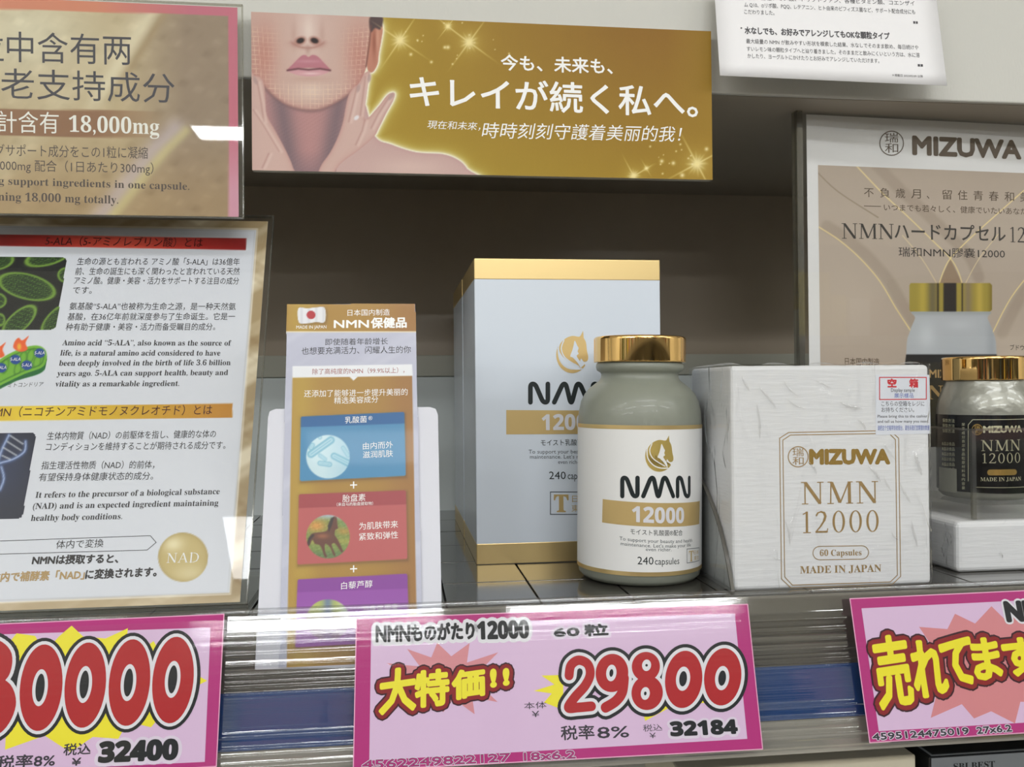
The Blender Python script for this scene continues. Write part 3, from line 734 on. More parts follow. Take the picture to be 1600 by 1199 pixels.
def creases():
    fm = clearmat('film_crease', tint=(.99, .99, .99), rough=.14, ior=1.5, fmin=.18); rn = random.Random(5)
    for x0, y0, x1, y1, wd in ((1186, 603, 1212, 642, 4), (1222, 594, 1247, 622, 3.5), (1228, 624, 1258, 640, 3), (1181, 630, 1187, 688, 5), (1356, 726, 1374, 754, 5), (1379, 742, 1392, 770, 3), (1430, 706, 1437, 744, 6), (1405, 752, 1420, 788, 4), (1225, 812, 1234, 852, 3.5), (1310, 628, 1346, 640, 7), (1262, 720, 1275, 742, 4), (1380, 690, 1398, 724, 3), (1160, 588, 1168, 612, 4), (1392, 830, 1402, 846, 3), (1424, 812, 1430, 856, 4), (1205, 868, 1222, 880, 3), (1270, 596, 1300, 606, 3), (1338, 655, 1352, 672, 5)):
        a = WP.uv(x0, y0); c = WP.uv(x1, y1); d = c-a; Ln = np.linalg.norm(d); nrm = np.array([-d[1], d[0]])/Ln; V = []; ns, nc = 12, 7
        for i in range(ns+1):
            t = i/ns; e = math.sin(math.pi*t)**.7*wd*.016*(1+.4*rn.uniform(-1, 1)*(0 < i < ns)); p = a+d*t+nrm*.06*math.sin(t*4+x0)
            for k in range(nc):
                q = -1+2*k/(nc-1); u = p+nrm*e*q; V.append(WP.P(u[0], u[1], .10+e*.9*math.sqrt(max(0, 1-q*q))))
        b = MB(); b.add(V, [(i*nc+k, i*nc+k+1, (i+1)*nc+k+1, (i+1)*nc+k) for i in range(ns) for k in range(nc-1)], fm, True); b.build('film_crease', wb)
creases()

# ------------------------------------------------------------------ clear divider plate with a curved nose, left of the wrapped box
dp = thing('shelf_divider', 'clear plastic divider plate with a curved dark front edge between bottle and wrapped box', 'divider', (w0[0]-.25, 52, DZ))
def divider():
    X = w0[0]-.22
    cm = clearmat('divider_clear', tint=(.93, .94, .93), rough=.04, milk=.16, fmin=.10)
    pr = [(45.0, DZ+.03)]
    for k in range(0, 15):
        t = k/14; x = 1144-44*t; y = 925-165*t-14*math.sin(math.pi*t)*.9
        # where the sight line meets the plate
        d = ray(x+3*math.sin(math.pi*t), y); q = d*(X/d[0]); pr.append((q[1], max(q[2], DZ+.05)))
    pr += [(pr[-1][0]+2.5, pr[-1][1]+1.2), (64, pr[-1][1]+2.0), (64, DZ+.03)]
    n = len(pr); b = MB()
    V = [(X, y, z) for y, z in pr]+[(X+.12, y, z) for y, z in pr]
    b.add(V, [tuple(range(n)), tuple(range(2*n-1, n-1, -1))], cm)
    b.build('plate', dp)
    b = MB(); e = mat('divider_edge_smoke', (92, 90, 84), .2)
    for i in range(0, n-3):
        (ya, za), (yb, zb) = pr[i], pr[i+1]
        b.add([(X-.03, ya, za), (X+.15, ya, za), (X+.15, yb, zb), (X-.03, yb, zb), (X-.03, ya+.12, za), (X-.03, yb+.12, zb)], [(0, 1, 2, 3), (0, 3, 5, 4)], e)
    b.build('curved_edge', dp)
divider()

# ------------------------------------------------------------------ banner hung on the upper shelf edge
BY = 51.7
q = [atY(394, 266, BY), atY(1113, 276, BY)]
BP = Plane((q[0][0], BY, q[0][2]))
bw = BP.uv(1112, 150)[0]; bhh = BP.uv(700, 31.5)[1]
bn = thing('hanging_banner', 'gold foam-board banner with a woman\'s lower face and white Japanese lettering', 'banner', BP.P(bw/2, 0, 0))
b = MB(); b.pbox(BP, 0, bw, 0, bhh, -.5, 0, mat('foam_board', (176, 170, 158), .6)); b.build('foam_board', bn, bevel=.04)
def f_banner(px, py):
    C = full(px, (172, 142, 34))
    t = np.clip((px-560)/430, 0, 1); C = mix(C, (146, 104, 22), t*np.clip(1.1-(py-20)/330, .2, 1))
    C = mix(C, (160, 124, 30), np.clip((px-1040)/80, 0, 1)); C = mix(C, (176, 150, 48), np.clip((py-180)/90, 0, 1)*.35*np.clip((1000-px)/300, 0, 1))
    face = smooth([(380, 0), (470, -10), (586, 10), (583, 60), (576, 92), (566, 122), (548, 146), (524, 162), (500, 172), (476, 173), (450, 166), (428, 152), (410, 134), (396, 118), (384, 96)], 5)
    ear = smooth([(578, 28), (590, 30), (598, 42), (596, 62), (592, 84), (590, 100), (582, 113), (574, 108), (574, 80), (578, 50)], 5)
    neck = [(412, 130), (555, 140), (548, 175), (536, 215), (520, 290), (400, 290), (400, 150)]
    sho = smooth([(560, 150), (585, 212), (612, 226), (650, 238), (692, 241), (716, 250), (730, 264), (742, 290), (480, 300), (500, 220)], 5)
    rh = smooth([(553, 136), (560, 131), (566, 121), (570, 114), (578, 113), (574, 140), (570, 186), (590, 168), (604, 150), (612, 145), (617, 147), (614, 158), (604, 176), (592, 200), (584, 214), (560, 235), (530, 258), (512, 290), (494, 290), (500, 262), (516, 238), (528, 214), (536, 190), (540, 168), (545, 148)], 4)
    lh = smooth([(384, 118), (398, 118), (408, 122), (413, 134), (415, 158), (417, 180), (430, 204), (446, 234), (458, 262), (462, 290), (380, 290)], 4)
    dF, dE, dN, dS, dR, dL = [sdpoly(px, py, p) for p in (face, ear, neck, sho, rh, lh)]
    sil = np.minimum.reduce([dF, dE, dN, dS, dR, dL])
    C = mix(C, (236, 226, 150), np.exp(-np.maximum(sil, 0)/7)*.75); C = mix(C, (252, 250, 235), np.exp(-np.maximum(sil-1, 0)/2.2)*.9)
    # shoulder and neck
    S = full(px, (206, 172, 166)); S = mix(S, (222, 192, 182), np.exp(-((px-640)/60)**2-((py-262)/16)**2)*.8); S = mix(S, (188, 140, 140), np.exp(-np.abs(dS)/5)*.35)
    C = mix(C, S, sstep(dS))
    N = full(px, (188, 140, 138)); sh = np.maximum(np.exp(-((px-440-(py-170)*.16)/17)**2), np.exp(-((px-528+(py-170)*.16)/17)**2))*np.clip((py-135)/20, 0, 1)
    N = mix(N, (128, 106, 112), sh*.9); N = mix(N, (138, 112, 118), np.clip((py-235)/35, 0, 1)*.7)
    g = noise1(px*2.7+py*1.9, 3)*noise1(py*3.1-px*1.3, 5); N = N+g[:, None]*9
    C = mix(C, N, sstep(dN))
    # face
    A = full(px, (210, 178, 166)); A = mix(A, (226, 202, 192), np.exp(-((px-482)/22)**2-((py-50)/70)**2)*.8)
    ck = np.maximum(np.exp(-((px-412)/22)**2-((py-88)/52)**2), np.exp(-((px-562)/24)**2-((py-88)/52)**2)); A = mix(A, (196, 138, 124), ck*.9)
    A = mix(A, (190, 146, 130), np.exp(-((px-484)/30)**2-((py-124)/6)**2)*.45); A = mix(A, (228, 202, 186), np.exp(-((px-486)/22)**2-((py-143)/12)**2)*.9)
    A = mix(A, (184, 120, 112), np.exp(-np.abs(np.minimum(dF, 0))/7)*.75)
    A = mix(A, (190, 150, 138), np.exp(-((px-459)/5)**2-((py-55)/22)**2)*.5); A = mix(A, (190, 150, 138), np.exp(-((px-503)/5)**2-((py-55)/22)**2)*.5)
    A = mix(A, (238, 220, 208), np.exp(-((px-482)/7)**2-((py-48)/20)**2)*.6)
    A = mix(A, (176, 124, 112), np.exp(-np.abs(ell(px, py, 481, 60, 27, 15))/2.4)*np.clip((py-62)/6, 0, 1)*.8)
    for cx, rot in ((469.5, 18), (491.5, -18)):
        A = mix(A, (168, 110, 96), sstep(ell(px, py, cx, 63.5, 9, 6.5, -rot), 2)*.7); A = mix(A, (40, 26, 24), sstep(ell(px, py, cx, 63.5, 6, 4, -rot), 1.2))
    A = mix(A, (176, 132, 122), np.exp(-((px-481)/4)**2-((py-78)/8)**2)*.5)
    up = smooth([(449, 110), (458, 100), (470, 88), (477, 86), (482, 89), (488, 86), (496, 88), (506, 98), (516, 110), (500, 107), (482, 106), (466, 107)], 4)
    lo = smooth([(449, 110), (466, 108), (482, 108), (500, 108), (516, 110), (506, 116), (492, 119), (476, 119), (460, 116)], 4)
    A = mix(A, (206, 158, 148), np.exp(-np.maximum(sdpoly(px, py, up), 0)/2)*.4)
    A = mix(A, (190, 122, 134), sstep(sdpoly(px, py, up))); A = mix(A, (214, 160, 166), sstep(sdpoly(px, py, lo)))
    A = mix(A, (240, 208, 208), np.exp(-((px-486)/14)**2-((py-115)/1.8)**2)*.8); A = mix(A, (214, 160, 168), np.exp(-((px-482)/20)**2-((py-96)/2.5)**2)*.5)
    A = mix(A, (96, 52, 60), np.exp(-((sdline(px, py, [(449, 110), (466, 107.5), (482, 109), (500, 107.5), (516, 110)]))/1.5)**2)*.9)
    # grid of light lines over cheeks and chin
    gx = np.abs(((px-485)/7.2+.0016*(px-485)*(py-90)/7.2*.6) % 1-.5); gy = np.abs(((py-90+.0011*(px-485)**2*.5)/7.2) % 1-.5)
    lines = np.clip(1-np.minimum(.5-gx, .5-gy)*7.2/.75, 0, 1)
    region = np.clip(np.maximum(np.abs(px-485)/44-.95, (py-124)/14), 0, 1)*np.clip((py-38-.0*px)/14, 0, 1)*np.clip(-dF/5, 0, 1)
    A = mix(A, (242, 214, 186), lines*region*.62)
    C = mix(C, A, sstep(dF))
    C = mix(C, (128, 98, 100), np.exp(-((np.abs(dF))/3)**2)*np.clip((py-118)/20, 0, 1)*.6*(dN < 0))
    # ear and hair
    E = full(px, (196, 132, 110)); E = mix(E, (150, 84, 66), np.exp(-((px-585)/3.5)**2-((py-66)/24)**2)*.8); E = mix(E, (218, 164, 142), np.exp(-((px-590)/3)**2-((py-58)/24)**2)*.6)
    C = mix(C, E, sstep(dE)); C = mix(C, (82, 62, 62), sstep(sdpoly(px, py, smooth([(579, 26), (597, 26), (598, 36), (594, 46), (586, 44), (580, 50), (577, 40)], 4)), 1.5))
    C = mix(C, (110, 70, 64), np.exp(-(sdline(px, py, [(580, 40), (577, 70), (572, 104)])/1.3)**2)*.7)
    # hands
    for d, P in ((dL, [[(402, 128), (408, 160), (412, 190)], [(396, 172), (412, 196), (436, 236)], [(410, 262), (420, 240)]]), (dR, [[(571, 120), (567, 150), (563, 180)], [(558, 134), (552, 160), (545, 190)], [(570, 188), (566, 204), (556, 226)], [(608, 152), (590, 180), (580, 200)]])):
        Hh = full(px, (214, 180, 170)); Hh = mix(Hh, (196, 146, 138), np.exp(-np.abs(d)/3.2)*.7)
        for l in P: Hh = mix(Hh, (186, 140, 132), np.exp(-(sdline(px, py, l)/1.6)**2)*.55); Hh = mix(Hh, (232, 206, 196), np.exp(-(sdline(px, py, [(a+4, c+1) for a, c in l])/2.4)**2)*.5)
        C = mix(C, Hh, sstep(d))
    for cx, cy, rot in ((611, 151, -56), (577, 122, -82), (560, 138, -75), (399, 126, 70)):
        C = mix(C, (184, 154, 150), sstep(ell(px, py, cx, cy, 6.5, 2.8, rot), 1)*.8)
    C = mix(C, (236, 232, 236), sstep(ell(px, py, 557, 184, 4.5, 3, -40), 1)*.9)
    # sparkles
    for cx, cy, k, r0 in ((625, 63, 1, 34), (733, 66, 1, 36), (700, 41, .5, 38), (1089, 256, 1.15, 62), (990, 275, .7, 62), (1010, 263, .3, 60)):
        dd = np.hypot(px-cx, py-cy); C = mix(C, (255, 250, 225), np.exp(-(dd/(6*k))**1.3)); C = mix(C, (244, 222, 140), np.exp(-dd/(12*k))*.6)
        for a, ln in ((r0, 62), (r0+90, 62), (r0-28, 16), (r0+22, 20), (r0+48, 16), (r0+66, 20), (r0+112, 16), (r0-62, 18)):
            x = (px-cx)*math.cos(R(a))+(py-cy)*math.sin(R(a)); y = -(px-cx)*math.sin(R(a))+(py-cy)*math.cos(R(a))
            C = mix(C, (250, 232, 160), np.exp(-(y/(.9*k+.3))**2)*np.clip(1-np.abs(x)/(ln*k), 0, 1)**1.2*.85)
    rr = np.random.RandomState(3)
    dots = [(700, 98-24, 3), (695, 74, 2.5), (642, 85, 2.4), (674, 97, 2.2)]+[(rr.uniform(610, 800), rr.uniform(34, 108), rr.uniform(.7, 1.5)) for _ in range(16)]+[(rr.uniform(1010, 1106), rr.uniform(214, 276), rr.uniform(.7, 1.6)) for _ in range(14)]+[(1034, 252, 3), (1052, 255, 3), (1066, 274, 3.5), (1104, 233, 3)]
    for cx, cy, k in dots: C = mix(C, (252, 236, 180), np.exp(-(np.hypot(px-cx, py-cy)/k)**2)*.9)
    g = noise1(px*3.3+py*.7, 8)*noise1(py*3.7-px*.9, 9)
    return C+g[:, None]*4
patch('printed_picture', BP, .0, bw-.0, .0, bhh-.0, .043, f_banner, bn, printmat('banner_print', .5, spec=.3), w=.006, e=1.08)
b = MB(); T = lambda *a, **k: text(b, BP, *a, **k)
iv = mat('ink_ivory', (250, 246, 226), .4)
T('今も、未来も、', 783, 109.5, 957, 116, 24, iv, w=.012, bold=.5)
T('キレイが続く私へ。', 641, 166, 1090, 184, 48, iv, w=.012, bold=.8)
T('現在和未來，', 667, 201, 750, 204, 13, iv, w=.012, shear=.2); T('時時刻刻守護着美丽的我！', 752, 216, 1062, 222, 25, iv, w=.012, shear=.2, bold=.2)
b.build('lettering', bn)

# ------------------------------------------------------------------ white notice on the shelf edge, top right
q = atY(1125, 118, 50.6)
NP = Plane(tuple(q), yaw=0, lean=6)
nt_ = thing('notice_sheet', 'white printed paper notice with black lettering stuck on the upper shelf edge', 'notice', q)
b = MB(); uu = [NP.uv(*p) for p in ((1125, 118), (1480, 134), (1461, -20), (1115, -32))]
n = 10; V = []; Fs = []
for j in range(9):
    for i in range(n+1):
        s_ = i/n; t_ = j/8; u = (uu[0]*(1-s_)+uu[1]*s_)*(1-t_)+(uu[3]*(1-s_)+uu[2]*s_)*t_
        V.append(NP.P(u[0], u[1], 0))
for j in range(8):
    for i in range(n): Fs.append((j*(n+1)+i, j*(n+1)+i+1, (j+1)*(n+1)+i+1, (j+1)*(n+1)+i))
b.add(V, Fs, mat('notice_paper', (222, 221, 228), .6, e=.8), True); o = b.build('paper', nt_); md = o.modifiers.new('thick', 'SOLIDIFY'); md.thickness = .00015; md.offset = -1
b = MB(); T = lambda *a, **k: text(b, NP, *a, **k); kk = mat('notice_ink', (62, 60, 64), .5)
T('、各種アミノ酸、トリプトファン、各種ビタミン類、コエンザイ', 1180, 0, 1429, 9, 7.5, kk); T('ム Q10、αリポ酸、PQQ、L-テアニン、ヒト由来のビフィズス菌など、サポート配合成分にも', 1163, 11, 1430, 22.5, 7.5, kk)
T('こだわりました。', 1163, 22, 1210, 24, 7.5, kk); T('・', 1157, 49, 1160, 49, 10, kk); T('水なしでも、お好みでアレンジしてもOKな顆粒タイプ', 1164, 53, 1390, 62, 11, kk, bold=.35)
T('最大級量の NMN が飲みやすい形状を模索した結果、水なしでそのまま飲め、毎日続けや', 1166, 68, 1435, 78, 7.5, kk)
T('すいレモン味の顆粒タイプへと辿り着きました。そのままだと飲みにくいという方は、水に溶', 1167, 80, 1437, 90, 7.5, kk)
T('かしたり、ヨーグルトにかけたりとお好みでアレンジしていただけます。', 1168, 91, 1374, 99, 7.5, kk)
T('＊掲載日 2023/05/09 以降', 1394, 119.5, 1442, 121.5, 4, kk); T('■■', 1427, 37, 1434, 37.3, 3.5, kk); T('■■', 1434, 104, 1442, 104.3, 3.5, kk)
b.build('lettering', nt_)

# ------------------------------------------------------------------ holders for posters
acr = clearmat('acrylic_clear', tint=(.965, .965, .96), rough=.02, ior=1.49, fmin=.05)
acre = clearmat('acrylic_edge', tint=(.78, .77, .72), rough=.08, ior=1.49, fmin=.12, milk=.05)
def holder(root, pl, u0, u1, v0, v1, wf=.12, wb=-.12, foot=0):
    b = MB(); b.add([pl.P(u, v, wf) for u, v in ((u0, v0), (u1, v0), (u1, v1), (u0, v1))], [(0, 1, 2, 3)], acr); b.build('front_pane', root)
    b = MB(); b.add([pl.P(u, v, wb) for u, v in ((u0, v0), (u1, v0), (u1, v1), (u0, v1))], [(0, 1, 2, 3)], acr); b.build('rear_pane', root)
    for nm, a in (('edge_strip', (u1-.06, u1, v0, v1)), ('edge_strip', (u0, u0+.06, v0, v1)), ('edge_strip', (u0, u1, v1-.05, v1)), ('edge_strip', (u0, u1, v0, v0+.05))):
        b = MB(); b.pbox(pl, a[0], a[1], a[2], a[3], wb, wf, acre); b.build(nm, root)
    if foot:
        b = MB(); p = pl.P(u0, v0, wb); p2 = pl.P(u1, v0, wb); b.box(p[0], p2[0], p[1]+.1, p[1]+foot, DZ+.02, DZ+.22, acre); b.build('foot_plate', root)
# poster A: hung in front of the upper shelf edge, top left
q = atY(373, 339, 51.4); AP = Plane(tuple(q)); au0 = AP.uv(-150, 200)[0]; av1 = AP.uv(373, 12)[1]
pa = thing('sign_poster', 'beige satin poster with pink border and dark Chinese lettering, top left', 'poster', AP.P(-8, 0, 0))
b = MB(); b.pbox(AP, au0, 0, 0, av1, -.03, 0, mat('poster_stock', (220, 216, 208), .5)); b.build('paper', pa)
def f_postA(px, py):
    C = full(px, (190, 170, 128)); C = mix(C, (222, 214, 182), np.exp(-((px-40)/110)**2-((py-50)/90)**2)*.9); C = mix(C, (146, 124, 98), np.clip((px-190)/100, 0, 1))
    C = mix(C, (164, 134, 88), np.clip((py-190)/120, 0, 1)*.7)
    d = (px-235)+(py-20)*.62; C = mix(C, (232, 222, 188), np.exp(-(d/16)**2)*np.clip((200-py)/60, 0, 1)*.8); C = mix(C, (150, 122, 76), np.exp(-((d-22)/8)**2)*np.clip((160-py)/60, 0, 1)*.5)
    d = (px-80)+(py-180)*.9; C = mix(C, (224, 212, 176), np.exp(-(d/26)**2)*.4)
    g = noise1(px*.06+py*.05, 2)*noise1(py*.08-px*.03, 6); C = C+g[:, None]*16
    band = sstep(np.abs(py-191-(px*.016))-21, .6)*np.clip((262-px)/110, 0, 1); C = mix(C, (134, 86, 44), band*.92)
    arc = [(290, 205), (262, 232), (236, 262), (208, 298), (170, 345)]
    C = mix(C, (212, 200, 224), np.exp(-(sdline(px, py, [(a-16, c-3) for a, c in arc])/16)**2)*.5); C = mix(C, (216, 206, 130), np.exp(-(sdline(px, py, arc)/8)**2)*.55)
    bd = np.maximum(px-357, (24.5-.0*px)-(py+ (360-px)*.028)); C2 = mix(full(px, (198, 96, 120)), (214, 128, 92), np.clip((300-px)/150, 0, 1)); C2 = mix(C2, (216, 160, 182), np.clip((py-200)/100, 0, 1)*.8)
    return mix(C, C2, sstep(-bd, .6))
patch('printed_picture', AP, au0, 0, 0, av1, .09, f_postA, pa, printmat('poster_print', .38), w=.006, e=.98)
b = MB(); T = lambda *a, **k: text(b, AP, *a, **k); nk = mat('ink_navy', (26, 26, 42), .4); pk = mat('ink_blush', (248, 232, 220), .4); bk = mat('ink_brown', (62, 50, 44), .4)
T('粒', -46, 97, 6, 97.5, 46, nk, w=.012); T('中含有两', 11, 97, 205, 102, 48, nk, w=.012, bold=.2); T('抗衰老支持成分', -112, 151, 273, 161.5, 48, nk, w=.012, bold=.2)
T('総計含有', -38, 206.5, 92, 209, 34, pk, w=.012, bold=.2); T('18,000mg', 108, 206, 249, 210, 25, pk, w=.012, ser=True)
T('グサポート成分をこの1粒に凝縮', -8, 244, 231, 248.5, 19, bk, w=.012); T('000mg 配合（1日あたり300mg）', 0, 267, 240, 272, 18, bk, w=.012)
T('ng support ingredients in one capsule.', -13, 288, 296, 297, 12, bk, w=.012, ser=True); T('aining 18,000 mg totally.', -18, 313, 185, 318.5, 13, bk, w=.012, ser=True)
b.build('lettering', pa)
ha = thing('sign_holder', 'clear acrylic case around the pink-bordered poster, top left', 'sign holder', AP.P(-8, 0, .2))
holder(ha, AP, au0-.3, .3, -.1, av1+.15)
# poster B: leaning in its stand behind the rail, left
q = atY(375, 946, 44.5); q[2] = max(q[2], DZ+.35)
LP_ = Plane(tuple(q), lean=26.6)
lu0 = LP_.uv(-120, 700)[0]; lv1 = LP_.uv(414, 346)[1]
pbt = thing('information_sheet', 'white information sheet with red and gold headings and satin border, leaning at left', 'poster', LP_.P(-8, 0, 0))
b = MB(); b.pbox(LP_, lu0, 0, 0, lv1, -.03, 0, mat('poster_stock', (220, 216, 208), .5)); b.build('paper', pbt)
def f_B(px, py):
    C = full(px, (160, 140, 104)); v = py*.02
    C = mix(C, (222, 212, 186), np.clip(noise1(py*.035+px*.02, 4)*.9+.3, 0, 1)*.9); C = mix(C, (130, 104, 66), np.clip(noise1(py*.05-px*.03+2, 9)-.1, 0, 1)*.5)
    C = mix(C, (190, 172, 140), np.clip((py-925)/15, 0, 1)*.6)
    w = [(-200, 348), (402, 358), (360, 928.5), (-200, 950)]; d = sdpoly(px, py, w)
    C = mix(C, (236, 232, 220), np.exp(-(d/1.2)**2)*.7); C = mix(C, (208, 212, 220), sstep(d+1.5, .6)); C = mix(C, (176, 176, 176), np.exp(-((d+3.6)/.7)**2)*.5)
    r = sdpoly(px, py, [(-200, 363), (385, 372.5), (384, 391), (-200, 381)]); H = mix(full(px, (178, 40, 38)), (110, 22, 24), np.clip(np.abs(px-190)/190-.35, 0, 1)); H = mix(H, (226, 92, 70), np.exp(-((px-190)/110)**2)*.8)
    C = mix(C, H, sstep(r, .5))
    r = sdpoly(px, py, [(-200, 638), (363.5, 630.5), (363, 653), (-200, 661)]); H = mix(full(px, (206, 170, 40)), (184, 126, 36), np.clip((px-150)/200, 0, 1)); H = mix(H, (232, 206, 60), np.exp(-((px-60)/70)**2)*.7)
    C = mix(C, H, sstep(r, .5))
    sp = ell(px, py, 286, 871, 39, 38.5); H = mix(full(px, (190, 172, 116)), (226, 216, 176), np.exp(-((px-270)/16)**2-((py-850)/12)**2)); H = mix(H, (158, 136, 80), np.exp(-np.abs(sp)/4)*.6); H = mix(H, (222, 214, 178), np.exp(-((px-296)/24)**2-((py-896)/12)**2)*.5)
    return mix(C, H, sstep(sp, .7))
patch('printed_picture', LP_, lu0, 0, 0, lv1, .055, f_B, pbt, printmat('poster_print', .38), w=.006)
def f_mito(px, py):
    C = full(px, (28, 30, 30))
    for cx, cy, rx, ry, rot in ((42, 448, 46, 20, 14), (30, 502, 34, 15, -42), (-4, 408, 26, 14, -10), (74, 402, 36, 13, -14), (-4, 470, 14, 12, 0), (86, 500, 30, 13, -48), (104, 430, 14, 12, 0), (0, 500, 8, 10, 0)):
        d = ell(px, py, cx, cy, rx, ry, rot); g = noise1(px*1.1+py*.5+cx, 2)*noise1(py*1.3-px*.6, 5)
        H = mix(full(px, (34, 52, 30)), (96, 134, 58), np.clip(g*3, 0, 1)); C = mix(C, H, sstep(d)); C = mix(C, (120, 158, 62), np.exp(-((d+1)/1.6)**2)*.9)
    return C
def rr_mask(poly, inset):
    P = poly; return lambda px, py: sdpoly(px, py, P)+inset < inset
pm = smooth([(-40, 402), (60, 402), (97, 403), (104, 409), (98, 450), (88, 505), (84, 513), (76, 515.5), (20, 515), (-40, 515)], 4)
def rect_poly(p, r=0): return p
u_, v_ = LP_.uv(-30, 516), LP_.uv(106, 400)
patch('cell_picture', LP_, u_[0]-.3, v_[0]+.2, u_[1]-.2, v_[1]+.2, .05, f_mito, pbt, printmat('poster_print', .38), w=.012, mask=lambda a, c: sdpoly(a, c, [(-40, 401.5), (98, 402), (102.5, 404), (104, 408), (88, 508), (86, 513), (79, 515.5), (-40, 515.5)]) < 0)
def f_dna(px, py):
    C = mix(full(px, (30, 34, 50)), (44, 52, 78), np.exp(-((px-10)/40)**2-((py-730)/60)**2))
    for P in ([(14, 680), (4, 700), (-6, 730), (-20, 760)], smooth([(40, 690), (38, 706), (20, 718), (0, 724), (-14, 732)], 4, False), smooth([(2, 730), (6, 748), (0, 766)], 3, False)):
        d = sdline(px, py, P); C = mix(C, (96, 120, 170), np.exp(-(d/3.2)**2)*.8); C = mix(C, (190, 205, 235), np.exp(-(d/1.1)**2)*.7)
    for a, c in (((16, 681), (36, 694)), ((11, 690), (33, 704)), ((6, 700), (26, 712)), ((3, 712), (16, 718))): C = mix(C, (214, 218, 220), np.exp(-(sdline(px, py, [a, c])/1.0)**2)*.85)
    g = noise1(px*.8+py*.5, 2)*noise1(py*.9-px*.4, 5); return C+g[:, None]*12
u_, v_ = LP_.uv(-30, 814), LP_.uv(58, 675)
patch('dna_picture', LP_, u_[0]-.3, v_[0]+.2, u_[1]-.2, v_[1]+.2, .05, f_dna, pbt, printmat('poster_print', .38), w=.012, mask=lambda a, c: sdpoly(a, c, [(-40, 677), (50, 676.5), (54, 678), (55.5, 682), (36, 803), (33, 809), (27, 811.5), (-40, 812.5)]) < 0)
def f_cell(px, py):
    C = full(px, (208, 212, 220))
    body = smooth([(-30, 592), (0, 562), (30, 546), (56, 540), (70, 546), (73, 560), (66, 574), (40, 584), (14, 596), (-20, 612), (-40, 610)], 5)
    base = smooth([(-30, 602), (60, 578), (73, 560), (73, 572), (62, 584), (30, 594), (0, 606), (-30, 624)], 5)
    C = mix(C, (24, 98, 46), sstep(np.minimum(sdpoly(px, py, base), sdpoly(px, py, [(a, c+5) for a, c in body])))); d = sdpoly(px, py, body); C = mix(C, (110, 170, 52), sstep(d))
    C = mix(C, (52, 112, 34), np.exp(-((d+5)/1.2)**2)*.8)
    for cx, cy in ((8, 572), (28, 576), (48, 556), (36, 560), (58, 566)): C = mix(C, (60, 116, 38), np.exp(-((np.abs(ell(px, py, cx, cy, 5, 11, 15)))/1.1)**2)*.7*(d < -4))
    for cx, cy in ((62, 552), (24, 562), (42, 571), (2, 575)): C = mix(C, (28, 70, 140), sstep(ell(px, py, cx, cy, 8.5, 7.5)))
    for cx, cy in ((32, 540), (-4, 550)):
        C = mix(C, (224, 96, 50), sstep(sdpoly(px, py, smooth([(cx-11, cy+4), (cx-9, cy-6), (cx-3, cy-12), (cx+3, cy-8), (cx+13, cy-15), (cx+8, cy-4), (cx+11, cy+6), (cx, cy+10)], 4)))); C = mix(C, (240, 190, 60), sstep(ell(px, py, cx-2, cy+2, 3, 5), 1.5)*.8)
    return C
u_, v_ = LP_.uv(-28, 612), LP_.uv(78, 524)
patch('mitochondrion_picture', LP_, u_[0]-.3, v_[0]+.1, u_[1]-.15, v_[1]+.1, .045, f_cell, pbt, printmat('poster_print', .38), w=.012)
b = MB(); T = lambda *a, **k: text(b, LP_, *a, **k); dk = mat('ink_charcoal', (36, 34, 38), .4); ik = mat('ink_darkred', (66, 18, 18), .4); gk = mat('ink_oldgold', (168, 140, 92), .4)
w_ = .018
T('5-ALA（5-アミノレブリン酸）とは', 70, 384, 316, 387, 15, ik, w=w_, shear=.0)
for s, x0, y0, x1, y1 in (('生命の源とも言われる アミノ酸「5-ALA」は36億年', 120, 414.5, 374, 415), ('前、生命の誕生にも深く関わったと言われている天然', 117, 430, 374, 430), ('アミノ酸。健康・美容・活力をサポートする注目の成分', 115, 444.5, 373, 445), ('です。', 113, 459.5, 143, 459.5),
        ('氨基酸“5-ALA”也被称为生命之源，是一种天然氨', 108, 484.5, 368, 485), ('基酸，在36亿年前就深度参与了生命诞生。它是一', 105, 501, 367, 500.5), ('种有助于健康・美容・活力而备受瞩目的成分。', 102, 517, 336, 516.5)): T(s, x0, y0, x1, y1, 11.5, dk, w=w_, bold=.1)
for s, x0, y0, x1, y1 in (('Amino acid “5-ALA”, also known as the source of', 97, 540, 361, 540.5), ('life, is a natural amino acid considered to have', 94, 556, 344, 556), ('been deeply involved in the birth of life 3.6 billion', 92, 572, 360, 571), ('years ago. 5-ALA can support health, beauty and', 89, 588, 356, 586.5), ('vitality as a remarkable ingredient.', 86, 604.5, 280, 603.5)): T(s, x0, y0, x1, y1, 8.6, dk, w=w_, ser=True)
T('ミトコンドリア', 12, 606, 67, 604.5, 7.5, dk, w=w_)
for x, y in ((62, 552), (24, 562), (42, 571), (2, 575)): T('5-ALA', x-8, y+2.5, x+8, y+2, 5, iv, w=w_)
T('NMN（ニコチンアミドモノヌクレオチド）とは', -22, 652.5, 331, 648.5, 16, ik, w=w_)
T('生体内物質（NAD）の前駆体を指し、健康的な体の', 73, 688, 337, 684.5, 12.5, dk, w=w_, bold=.1); T('コンディションを維持することが期待される成分です。', 71, 705, 352, 702, 12.5, dk, w=w_, bold=.1)
T('指生理活性物质（NAD）的前体，', 64, 734, 241, 732.5, 12.5, dk, w=w_, bold=.1); T('有望保持身体健康状态的成分。', 60, 752.5, 239, 750, 12.5, dk, w=w_, bold=.1)
T('It refers to the precursor of a biological substance', 55, 778.5, 343, 772.5, 9.3, dk, w=w_, ser=True); T('(NAD) and is an expected ingredient maintaining', 51, 796, 341, 790.5, 9.3, dk, w=w_, ser=True); T('healthy body conditions.', 48, 814.5, 191, 811.5, 9.3, dk, w=w_, ser=True)
